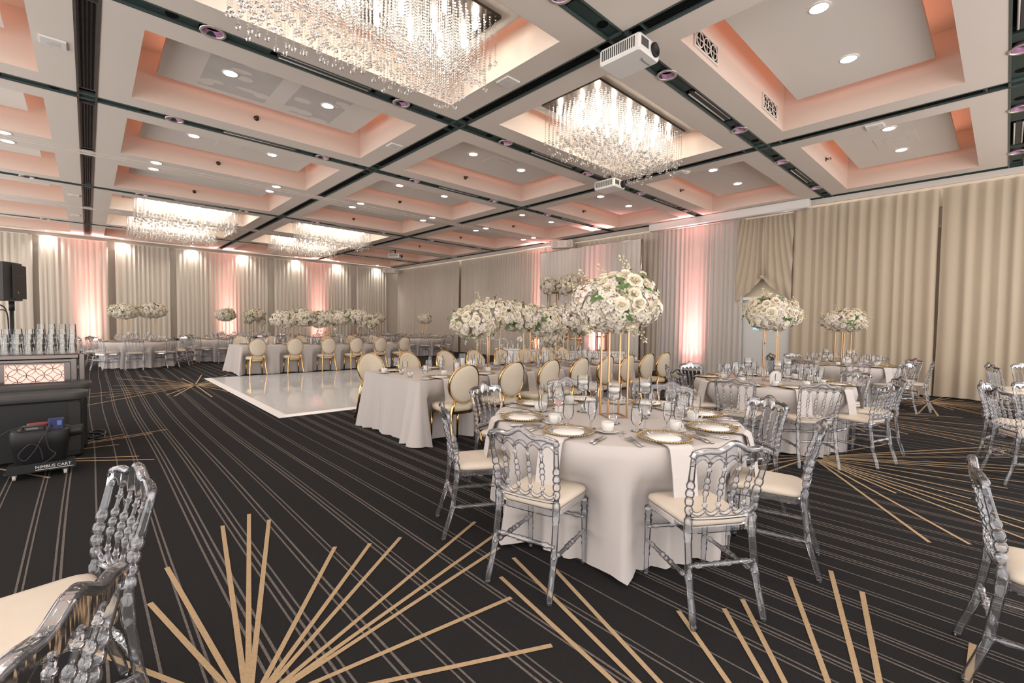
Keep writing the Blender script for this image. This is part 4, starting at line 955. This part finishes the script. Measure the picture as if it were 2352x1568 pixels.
# far round tables
FAR = [((1.1, 17.5), 'round table behind bar glasses', WIDE, 0.1, 10), ((3.56, 18.7), 'far round table, centre left', BALL, 0.5, 11), ((4.95, 20.6), 'round table under trailing flowers', TRAIL, 0.2, 12),
       ((7.4, 19.3), 'round table behind far runner', BALL2, 0.9, 13), ((10.3, 20.6), 'round table nearest far corner', BALL2, 0.3, 14), ((11.0, 17.6), 'round table right of runner', BALL, 0.8, 15)]
for c, tb, ct, rz, sd in FAR:
    q = random.Random(sd); o = q.uniform(0, 40); round_table(c, tb, tuple(round(o+40*t) for t in range(9)), sd, 3, ct, rz)
# long tables with oval-back chairs
def long_table(x0, x1, y0, y1, tb, xn, xf, seed, level, dy_n, dy_f):
    q = random.Random(seed)
    thing('tablecloth', rect_cloth(x1-x0, y1-y0, seed, [x-x0 for x in xn], [x-x0 for x in xf]), 'long white tablecloth draped to the floor, %s' % tb, 'tablecloth', (x0, y0, 0))
    for side, xs, y, yo, n, rz in (('near', xn, dy_n, y0, (0, 1), 0.0), ('far', xf, dy_f, y1, (0, -1), PI)):
        for i, x in enumerate(xs):
            ph = '%s seat from left, %s side' % (ORD[i], side)
            GOLDC.place('gold oval-back chair, cream pad, %s, %s' % (ph, tb), 'chair', (x+q.uniform(-.02,.02), y, 0), rz+q.uniform(-.06,.06), 'gold oval-back chairs')
            setting((x, yo), n, ph, tb, level, q)
long_table(2.79, 7.82, 4.58, 6.0, 'near long table', (3.2, 3.92, 4.6, 5.24, 5.87, 6.48, 7.12, 7.68), (3.1, 3.75, 4.45, 5.08, 5.74, 6.36, 6.94, 7.5), 31, 1, 4.44, 6.22)
long_table(2.88, 7.75, 13.3, 14.75, 'far long table', (3.2, 4.1, 4.97, 5.78, 6.55, 7.38), (3.25, 4.1, 4.95, 5.8, 6.6, 7.35), 32, 2, 13.2, 14.9)
RUN.place('long white flower runner on gold stands, near long table', 'floral centerpiece', (5.32, 5.3, TT+0.001), 0, 'long flower runners', (0.94, 0.94, 1))
RUN.place('long white flower runner on gold stands, far long table', 'floral centerpiece', (5.35, 14.0, TT+0.001), PI, 'long flower runners')
q = random.Random(8)
for n, x in enumerate((3.75, 4.05, 4.75, 5.0, 5.55, 5.8, 6.7, 6.95)): pillar(x, 5.3+(0.14 if n % 2 else -0.14), '%s from left on near long table' % ORD[n], (0.8, 1.0, 1.15)[n % 3])
for n, x in enumerate((3.6, 3.9, 4.8, 5.1, 5.7, 6.8)): pillar(x, 14.0+(0.15 if n % 2 else -0.15), '%s from left on far long table' % ORD[n], (0.8, 1.0, 1.1)[n % 3])
KW['card'].place('arched white table card on near long table', 'table card', (3.95, 5.1, TT+0.001), math.radians(-35), 'table cards')
KW['card'].place('arched white table card on far long table', 'table card', (4.25, 13.8, TT+0.001), math.radians(-10), 'table cards')
thing('side_plate', KW['dish'], 'small white side plate near front corner of near long table', 'plate', (2.98, 4.72, TT+0.001))
votive(2.95, 5.05, 'nearer of two at left end, near long table'); votive(3.02, 5.4, 'farther of two at left end, near long table')
# ------------------------------------------------------------------ dance floor
k = Kit('dance_floor'); m = MB(); m.box((2.16,7.3,0.0),(6.2,13.0,0.02),'whitefloor'); k.part('gloss_panels', m)
m = MB()
for t in range(1, 5): m.box((2.16,7.3+1.14*t-0.002,0.0201),(6.2,7.3+1.14*t+0.002,0.0204),'seam')
for t in range(1, 4): m.box((2.16+1.01*t-0.002,7.3,0.0201),(2.16+1.01*t+0.002,13.0,0.0204),'seam')
k.part('panel_seams', m)
m = MB(); W_ = 0.13
for (x0, y0, x1, y1, ox, oy) in ((2.16,7.3,6.2,7.3,0,-1),(6.2,7.3,6.2,13.0,1,0),(6.2,13.0,2.16,13.0,0,1),(2.16,13.0,2.16,7.3,-1,0)):
    ex, ey = (W_*ox, W_*oy); dx, dy = (x1-x0, y1-y0); l = math.hypot(dx, dy); ux, uy = dx/l*W_, dy/l*W_
    m.add([(x0,y0,0.021),(x1,y1,0.021),(x1+ex+ux,y1+ey+uy,0.004),(x0+ex-ux,y0+ey-uy,0.004)], [(3,2,1,0)], 'floortrim')
k.part('ramped_edge', m); k.place('glossy white square dance floor between the two long tables', 'dance floor')
# ------------------------------------------------------------------ sweetheart stage
ang = math.atan2(7.8-11.4, 11.8-9.86)   # the stage front runs along this line
SU = Vector((math.cos(ang), math.sin(ang))); SN = Vector((-SU.y, SU.x))  # SN points back towards the wall
k = Kit('stage'); L = 4.1; H = 0.62
m = MB(); m.box((0,0,0),(L,0.78,H-0.04),'white'); k.part('riser', m)
m = MB(); m.bbox((-0.03,-0.03,H-0.04),(L+0.03,0.81,H),'white',0.008); k.part('top', m)
for t in range(4):
    m = MB(); a = 0.1+t*1.0
    for bb in (((a,-0.012,0.08),(a+0.9,0,0.11)), ((a,-0.012,0.47),(a+0.9,0,0.50)), ((a,-0.012,0.11),(a+0.03,0,0.47)), ((a+0.87,-0.012,0.11),(a+0.9,0,0.47))): m.box(bb[0], bb[1], 'china')
    k.part('panel_moulding', m)
k.place('low white panelled stage in front of the sheer backdrop', 'stage', (9.86, 11.4, 0), ang)
def SP(u, v, z=0.62): p = Vector((9.86, 11.4))+SU*u+SN*v; return (p.x, p.y, z+0.001)
for n, (u, v, s) in enumerate(((0.15,0.1,0.6),(0.35,0.12,0.9),(0.55,0.1,0.7),(0.7,0.16,1.0),(0.95,0.1,0.8),(1.15,0.12,1.1),(2.5,0.1,0.8),(2.75,0.14,1.0),(3.0,0.1,0.7),(3.4,0.12,0.9))):
    p = SP(u, v); pillar(p[0], p[1], '%s from left along the stage front' % ORD[n], s, p[2])
def throne(label, loc, rz):
    k = Kit('throne_chair'); m = MB(); rows = []
    for s, d in ((0.0,0.035),(0.6,0.035),(0.92,0.024),(1.0,0.0),(0.9,-0.02),(0.0,-0.025)): rows.append([(0.22*max(s,.001)*math.cos(2*PI*t/24), -0.24+d, 0.74+0.26*max(s,.001)*math.sin(2*PI*t/24)) for t in range(24)])
    m.grid(rows[::-1], 'white', True, True); k.part('backrest_pad', m)
    m = MB(); m.tube([(0.245*math.cos(2*PI*t/28), -0.24, 0.74+0.29*math.sin(2*PI*t/28)) for t in range(28)], 0.024, 'gold', 6, closed=True); m.sph((0,-0.24,1.05), 0.045, 'gold', 8, 5); k.part('carved_rim', m)
    m = MB(); m.bbox((-0.27,-0.24,0.36),(0.27,0.26,0.41),'gold',0.015); k.part('seat_frame', m)
    m = MB(); m.bbox((-0.25,-0.22,0.41),(0.25,0.25,0.47),'white',0.03); k.part('seat_cushion', m)
    for s in (-1, 1):
        m = MB(); m.tube([(s*0.23,-0.23,0.62),(s*0.29,-0.05,0.64),(s*0.28,0.15,0.63),(s*0.25,0.2,0.55),(s*0.27,0.17,0.41)], 0.018, 'gold', 6); k.part('armrest', m)
        for y in (-0.21, 0.22):
            m = MB(); m.tube([(s*0.24,y,0.38),(s*0.27,y+0.03*(1 if y > 0 else -1),0.24),(s*0.235,y,0.08),(s*0.25,y+0.03*(1 if y > 0 else -1),0.0)], [0.03,0.026,0.015,0.02], 'gold', 6); k.part('leg', m)
    k.place(label, 'chair', loc, rz, 'gold throne chairs')
FR = ang+PI  # facing out over the dance floor
throne('gold throne chair on stage, right of the flower cascade', SP(2.45, 0.28), FR); throne('gold throne chair on stage, half hidden left of flower cascade', SP(1.50, 0.28), FR)
k = Kit('arch_frame')
for n, u in enumerate((-0.80, 0.80)):
    m = MB()
    for du in (-0.15, 0.15):
        for dv in (-0.15, 0.15): m.tube([(u+du,dv,0),(u+du,dv,2.25)], 0.018, 'brass', 6)
    for z in (0.02, 0.45, 1.85, 2.25): m.tube([(u-0.15,-0.15,z),(u+0.15,-0.15,z),(u+0.15,0.15,z),(u-0.15,0.15,z)], 0.016, 'brass', 6, closed=True)
    k.part('upright_frame', m)
m = MB()
for z in (1.85, 2.25):
    for dv in (-0.15, 0.15): m.tube([(-0.80,dv,z),(0.80,dv,z)], 0.016, 'brass', 6)
k.part('crossbars', m)
p = SP(2.54, 0.63); k.place('tall gold box-frame arch standing on the stage', 'arch', p, ang)
def AR(u, z): a = Vector((p[0], p[1]))+SU*u-SN*0.1; return (a.x, a.y, z)
for n, (u, z) in enumerate(((-0.95, 2.72), (-0.42, 2.70), (-0.20, 2.78))):
    CLUST.place('white flower cluster on the gold arch, %s from left' % ORD[n], 'flower cluster', AR(u, z), 0.7*n, 'flower clusters on the arch')
for n, u in enumerate((-0.6, -0.4, -0.1, 0.2)):
    m = MB(); r_ = random.Random(70+n); P = [(0, 0, 0), (0.02, 0.01, -0.3), (-0.01, 0, -0.6), (0.01, 0, -0.85)]; m.tube(P, 0.003, 'stem', 4)
    k = Kit('hanging_garland'); k.part('stem', m)
    for t in range(9): k.part('orchid', FL['orchid'], Tr(r_.uniform(-.03,.03), r_.uniform(-.03,.03), -0.3-0.06*t) @ orient((r_.uniform(-1,1), r_.uniform(-1,1), 0.2), r_.uniform(0,6)))
    k.place('hanging orchid garland under the arch, %s from left' % ORD[n], 'garland', AR(u, 2.5), 0, 'hanging orchid garlands')
c_ = SP(2.0, -0.40, 0.0); CASC.place('white floral cascade spilling down the stage front', 'floral arrangement', (c_[0], c_[1], 0.03), 0.4)
k = Kit('acrylic_table'); m = MB(); m.box((-0.55,-0.3,0.86),(0.55,0.3,0.88),'plateglass'); k.part('top', m)
for sx in (-0.5, 0.5):
    for sy in (-0.26, 0.26): m = MB(); m.box((sx-0.012,sy-0.012,0),(sx+0.012,sy+0.012,0.86),'glass'); k.part('leg', m)
k.place('clear acrylic table left of the stage', 'table', (10.9, 12.6, 0), math.radians(-65))
for n, t in enumerate((-0.3, 0.15)):
    m = MB(); m.bbox((-0.09,-0.06,0),(0.09,0.06,0.035),'white',0.01); thing('guest_card_stack', m, 'little white card stack, %s on the acrylic table' % ('left' if n == 0 else 'right'), 'cards', (10.9-t*0.42, 12.6+t*0.9, 0.881), 1.0, 'card stacks')
# ------------------------------------------------------------------ uplights
def uplight(label, x, y, nx, ny, power, size=46, up=0.10):
    k = Kit('uplight'); m = MB(); m.bbox((-0.05,-0.36,0.0),(0.05,0.36,0.13),'black',0.012); k.part('housing', m)
    m = MB(); m.box((-0.035,-0.34,0.1302),(0.035,0.34,0.134),'ring'); k.part('lens', m)
    r = k.place(label, 'uplight', (x, y, 0), math.atan2(ny, nx), 'salmon uplights')
    for e, sp, up in ((power*0.12, 80, 0.12), (power*0.55, 38, 0.05), (power*0.8, 20, 0.02)):
        d = bpy.data.lights.new('uplight_beam', 'AREA'); d.shape = 'RECTANGLE'; d.size = 0.6; d.size_y = 0.05; d.energy = e; d.color = (1.0, 0.40, 0.38); d.spread = math.radians(sp)
        o = bpy.data.objects.new('uplight_beam', d); COL.objects.link(o); o.location = (x, y, 0.15); z_ = -Vector((nx*up, ny*up, 1.0)).normalized(); x_ = Vector((-ny, nx, 0)); y_ = z_.cross(x_)
        o.rotation_euler = Matrix((x_, y_, z_)).transposed().to_euler()
for x, w in ((0.05,'left'), (4.75,'middle'), (8.85,'right')): uplight('black uplight at foot of back curtain, %s one' % w, x, 24.36, 0, 1, 15)
for y, w in ((12.75,'left of white backdrop'), (6.45,'beside the door curtain')): uplight('black uplight at foot of right curtain, '+w, 13.24, y, 1, 0, 15)
uplight('black uplight behind the stage under the backdrop', 12.44, 9.4, 1, 0, 15)
m = MB(); m.bbox((-0.13,-0.13,0),(0.13,0.13,0.3),'black',0.01); thing('floor_box', m, 'small black box on floor beyond near long table', 'box', (12.6, 13.9, 0), 0.2)
# ------------------------------------------------------------------ wall washers above the back curtain
for n, x in enumerate((-1.05, 1.05, 3.4, 5.4, 7.75, 9.85, 12.1)):
    k = Kit('wall_washer'); m = MB(); m.shell([(0.07,0.004),(0.07,-0.004),(0.1,-0.004),(0.105,0.002)], 'white', 20); k.part('trim_ring', m); m = MB(); m.shell([(0.07,0.001),(0.0005,0.001)], 'lamp', 20); k.part('lens', m)
    k.place('bright downlight washing the back curtain, %s from left' % ORD[n], 'downlight', (x, 24.40, ZC-0.003), 0, 'downlights washing the back curtain')
    d = bpy.data.lights.new('washer_beam', 'SPOT'); d.energy = 62; d.color = (1.0, 0.95, 0.86); d.spot_size = math.radians(115); d.spot_blend = 0.9; d.shadow_soft_size = 0.05
    o = bpy.data.objects.new('washer_beam', d); COL.objects.link(o); o.location = (x, 24.40, ZC-0.03); o.rotation_euler = Vector((0, 0.06, -1)).to_track_quat('-Z', 'Y').to_euler()
# chandelier light: the bulbs' glow gathered under each plate
for (i, j) in CHAND:
    d = bpy.data.lights.new('chandelier_glow', 'AREA'); d.shape = 'RECTANGLE'; d.size = 2.3; d.size_y = 1.0; d.energy = 20; d.color = (1.0, 0.88, 0.74)
    o = bpy.data.objects.new('chandelier_glow', d); COL.objects.link(o); o.location = ((XG(i)+XG(i+1))/2, (YG(j)+YG(j+1))/2, 4.89)
# coffer downlights
for i in CI:
    for j in CJ:
        if (i, j) in CHAND: continue
        cx = (XG(i)+XG(i+1))/2; cyy = (YG(j)+YG(j+1))/2
        for s in (-1, 1):
            d = bpy.data.lights.new('downlight_beam', 'SPOT'); d.energy = 24; d.color = (1.0, 0.90, 0.80); d.spot_size = math.radians(130); d.spot_blend = 0.9; d.shadow_soft_size = 0.08
            o = bpy.data.objects.new('downlight_beam', d); COL.objects.link(o); o.location = (cx+s*0.69, cyy, 4.93)
# ------------------------------------------------------------------ bar, glasses, cases, fog cart, loudspeaker on the left
k = Kit('bar_counter'); X0, X1, Y0, Y1 = -1.9, -0.10, 7.2, 8.0
m = MB(); m.box((X0,Y0+0.05,0.0),(X1-0.05,Y1,0.96),'blackgrey'); k.part('body', m)
m = MB(); m.bbox((X0-0.02,Y0-0.03,0.96),(X1+0.02,Y1+0.03,1.015),'mirror',0.01); m.bbox((X0,Y0,0.92),(X1,Y1,0.962),'mirror',0.008); k.part('mirrored_top', m)
m = MB(); px0, px1, pz0, pz1 = -0.66, -0.205, 0.5, 0.905
for a, c in (((px0-0.05,Y0,0.05),(px0,Y0+0.06,0.92)), ((px1,Y0,0.05),(px1+0.05,Y0+0.06,0.92)), ((px0,Y0,pz1),(px1,Y0+0.06,0.92)), ((X0,Y0,0.05),(px0-0.05,Y0+0.06,0.92))): m.box(a, c, 'mirror')
k.part('mirrored_frame', m)
m = MB(); m.box((px0,Y0+0.015,pz0),(px1,Y0+0.03,pz1),'pinkpanel')
k.part('pink_lit_panel', m, None, 'pink panel with interlaced bronze circles')
m = MB(); rx = 0.07
def clipc(cx, cz, r):
    run = []
    def flush():
        if len(run) > 1: m.tube(list(run), 0.0022, 'brown', 4)
        run.clear()
    for t in range(41):
        a = 2*PI*t/40; x = cx+r*math.cos(a); z = cz+r*math.sin(a)
        if px0 <= x <= px1 and pz0 <= z <= pz1: run.append((x, Y0+0.012, z))
        else: flush()
    flush()
for a in range(-1, 9):
    for c in range(-1, 8):
        if (a+c) % 2 == 0: clipc(px0+0.025+a*0.068, pz1-0.05-c*0.068, 0.068)
k.part('circle_lattice', m)
for x in (X1-0.02, X1+0.045):
    m = MB(); m.bbox((x-0.03,Y0-0.02,0.0),(x+0.025,Y0+0.04,1.02),'mirror',0.008); k.part('glitter_corner_post', m)
k.place('mirrored bar counter with pink circle-pattern front', 'bar')
gl = Kit('tumbler'); m = MB(); m.shell([(0.036,0.0),(0.033,0.05),(0.031,0.095),(0.03,0.1),(0.001,0.1)], 'tumblerglass', 14); m.shell([(0.001,0.088),(0.030,0.09)], 'tumblerglass', 14); gme = m.mesh('tumbler')
for row in range(3):
    for c in range(9):
        top = (3, 4, 4)[row]+(1 if (row == 2 and c > 4) else 0)-(1 if c == 0 else 0)
        for lv in range(top):
            rowname = ('front', 'middle', 'back')[row]
            thing('tumbler', gme, 'upturned clear tumbler, level %s of stack %s from left, %s row on bar' % (('one','two','three','four','five')[lv], ('one','two','three','four','five','six','seven','eight','nine')[c], rowname), 'glass', (-0.84+c*0.088+q.uniform(-.006,.006), 7.32+row*0.14+q.uniform(-.008,.008), 1.016+lv*0.058), 0, 'tumblers stacked on the bar')
def bigcase(label, y0, y1, z1, x1):
    k = Kit('black_case'); m = MB(); m.bbox((-1.9,y0+0.02,0.0),(x1-0.02,y1-0.02,z1-0.06),'black',0.03); k.part('body', m)
    m = MB(); P = []
    rr = (y1-y0)/2
    out = [(-1.95,y0),(x1-rr*0.6,y0)]+[(x1-rr*0.6+rr*0.75*math.sin(a*PI/10), (y0+y1)/2-rr*math.cos(a*PI/10)) for a in range(1, 10)]+[(x1-rr*0.6,y1),(-1.95,y1)]
    n = len(out)
    cy_ = (y0+y1)/2
    def lv(s, z): return [((x if x < -1.5 else x-(1-s)*0.1), cy_+(yy-cy_)*s, z) for x, yy in out]
    rows = [lv(0.96,z1-0.07), lv(1,z1-0.055), lv(1,z1-0.012), lv(0.96,z1), lv(0.84,z1), lv(0.80,z1-0.012)]
    m.grid(rows, 'blackgrey', True, True); m.add(rows[-1], [tuple(range(n))], 'blackgrey'); k.part('rounded_top', m, None, 'worn grey-black moulded top')
    m = MB(); m.box((x1-0.13,y0+0.012,0.08),(x1-0.04,y0+0.021,z1-0.1),'grille'); k.part('perforated_strip', m)
    k.place(label, 'equipment case', (0, 0, 0), 0, 'black equipment cases')
bigcase('large black moulded case with rounded top, nearer of two', 6.40, 6.78, 0.665, -0.03); bigcase('large black moulded case behind the first one', 6.80, 7.14, 0.715, 0.0)
def fogcart():
    k = Kit('fog_machine_cart'); X, Y = -0.33, 5.98
    m = MB(); rows = []
    for s, z, dy in ((0.80,0.075,0.03),(0.86,0.09,0.0),(0.95,0.27,0),(1.0,0.29,0),(1.0,0.385,0),(0.95,0.405,0),(0.9,0.41,0)):
        P = []
        for t in range(28):
            a = 2*PI*t/28; cx = math.copysign(abs(math.cos(a))**0.45, math.cos(a)); sy = math.copysign(abs(math.sin(a))**0.45, math.sin(a)); P.append((X+0.195*s*cx, Y+0.16*s*sy, z))
        rows.append(P)
    m.grid(rows, 'black', True, True); m.add(rows[-1], [tuple(range(28))], 'black'); k.part('tank_body', m)
    m = MB(); m.bbox((X-0.14,Y-0.11,0.405),(X+0.06,Y+0.08,0.43),'blackgrey',0.01); m.tube([(X-0.11,Y-0.1,0.42),(X-0.1,Y-0.11,0.455),(X+0.02,Y-0.11,0.455),(X+0.03,Y-0.1,0.42)], 0.011, 'blackgrey', 6); k.part('lid_with_handle', m)
    m = MB(); m.bbox((X-0.09,Y-0.02,0.43),(X+0.05,Y+0.04,0.46),'red',0.01); k.part('red_latch', m)
    m = MB(); m.box((X-0.085,Y-0.122,0.425),(X-0.01,Y-0.118,0.44),'silver'); k.part('badge', m)
    m = MB(); m.tube([(X+0.14,Y-0.02,0.36),(X+0.21,Y-0.04,0.365),(X+0.275,Y-0.055,0.37)], [0.06,0.052,0.05], 'black', 16, cap=False); m.tube([(X+0.27,Y-0.055,0.37),(X+0.278,Y-0.056,0.37)], 0.053, 'grille', 16); k.part('outlet_pipe', m)
    m = MB(); m.bbox((X+0.05,Y-0.12,0.40),(X+0.155,Y-0.03,0.50),'blue',0.006); m.box((X+0.11,Y-0.1235,0.445),(X+0.14,Y-0.12,0.485),'bluelabel'); k.part('blue_timer_box', m, None, 'dark blue electric timer box')
    m = MB(); m.bbox((X-0.22,Y-0.21,0.055),(X+0.22,Y+0.17,0.075),'black',0.006); m.box((X-0.2,Y-0.212,0.06),(X+0.23,Y-0.205,0.135),'black'); k.part('base_tray', m)
    m = MB()
    m.tube(smooth([(X+0.08,Y-0.122,0.44),(X+0.02,Y-0.2,0.36),(X-0.03,Y-0.205,0.25),(X-0.09,Y-0.2,0.17),(X-0.13,Y-0.2,0.22),(X-0.06,Y-0.205,0.31),(X,Y-0.2,0.27),(X+0.02,Y-0.2,0.16)]), 0.005, 'cable', 6)
    m.tube(smooth([(X+0.07,Y-0.122,0.46),(X+0.04,Y-0.19,0.38),(X+0.06,Y-0.19,0.25),(X+0.1,Y-0.2,0.2),(X+0.04,Y-0.21,0.14),(X-0.02,Y-0.21,0.13)]), 0.005, 'cable', 6)
    m.tube(smooth([(X-0.02,Y-0.1,0.45),(X-0.18,Y-0.15,0.44),(X-0.3,Y-0.2,0.34)]), 0.005, 'cable', 6); k.part('cables', m)
    for sx, sy in ((-0.16,-0.17),(0.16,-0.17),(-0.16,0.13),(0.16,0.13)):
        m = MB(); m.T = Tr(X+sx, Y+sy, 0.026) @ Matrix.Rotation(PI/2, 4, 'Y') @ Tr(0,0,-0.011); m.lathe([(0.001,0),(0.024,0),(0.026,0.004),(0.026,0.018),(0.024,0.022),(0.001,0.022)], 'greytube', 14); m.T = None
        m.box((X+sx-0.018,Y+sy-0.012,0.03),(X+sx+0.018,Y+sy+0.012,0.056),'silver'); k.part('caster', m)
    r = k.place('black fog machine cart with white lettering and cables', 'fog machine')
    lettering('lettering', 'NIMBUS CART', 0.036, 'lettering', r, (X-0.03, Y-0.2125, 0.088), (PI/2, 0, 0))
    m = MB(); m.box((X-0.03,Y-0.2135,0.074),(X+0.215,Y-0.212,0.078),'lettering'); link('underline', m.mesh('underline'), r)
fogcart()
m = MB(); m.tube(smooth([(-0.02,7.35,0.008),(0.06,7.2,0.008),(0.13,7.3,0.008),(0.1,7.5,0.008),(0.0,7.62,0.01),(0.05,7.75,0.012),(0.14,7.62,0.012),(0.12,7.4,0.014),(0.02,7.32,0.014)]), 0.008, 'cable', 6)
thing('floor_cable', m, 'loose black cable coil on carpet right of the cases', 'cable')
def pa_speaker():
    k = Kit('loudspeaker'); m = MB(); pts = [(-0.20,-0.28),(0.14,-0.28),(0.22,-0.10),(0.22,0.10),(0.14,0.28),(-0.20,0.28),(-0.24,0.15),(-0.24,-0.15)]
    m.T = Tr(0,0,0.31); m.prism(pts, 0.60, 'blackgrey', 'z'); m.T = None; k.part('cabinet', m)
    m = MB(); m.T = Tr(0.222,0,0.31); m.box((-0.01,-0.20,-0.27),(0.012,0.20,0.27),'grille'); m.box((0.012,-0.2,0.09),(0.015,0.2,0.098),'blackgrey'); k.part('front_grille', m)
    m = MB(); m.box((0.235,-0.10,0.12),(0.239,-0.075,0.155),'silver'); k.part('badge', m)
    m = MB(); m.box((-0.10,-0.286,0.27),(0.0,-0.278,0.42),'black'); m.box((-0.1,-0.292,0.335),(0.0,-0.278,0.355),'blackgrey'); k.part('side_handle', m)
    m = MB(); m.box((-0.03,-0.284,0.47),(0.04,-0.279,0.6),'black'); m.tube([(-0.03,-0.285,0.48),(0.0,-0.29,0.462),(0.04,-0.285,0.48)], 0.008, 'silver', 6); k.part('tape_flap', m)
    k.place('black loudspeaker on pole above the bar', 'loudspeaker', (-0.80, 8.55, 1.62), math.radians(-15), None, (0.80, 0.80, 0.78))
    k = Kit('speaker_stand'); m = MB(); m.tube([(0,0,0.5),(0,0,1.62)], 0.02, 'black', 10); k.part('pole', m)
    m = MB(); m.tube([(0,0,1.5),(0,0,1.62)], 0.027, 'black', 10); k.part('collar', m)
    for t in range(3):
        a = 2*PI*t/3+0.4; m = MB(); m.tube([(0,0,0.75),(0.5*math.cos(a),0.5*math.sin(a),0.02)], 0.014, 'black', 8); k.part('leg', m)
    m = MB(); m.tube(smooth([(-0.03,-0.03,1.68),(-0.15,-0.08,1.60),(-0.05,-0.03,1.52),(-0.03,-0.02,1.2),(-0.05,-0.02,0.9)]), 0.007, 'cable', 6); m.tube(smooth([(-0.35,0,1.5),(-0.15,-0.03,1.5),(-0.04,0,1.46),(-0.035,-0.02,1.0)]), 0.006, 'cable', 6); k.part('hanging_cables', m)
    k.place('black tripod speaker pole rising behind the bar', 'speaker stand', (-0.70, 8.5, 0.0))
pa_speaker()
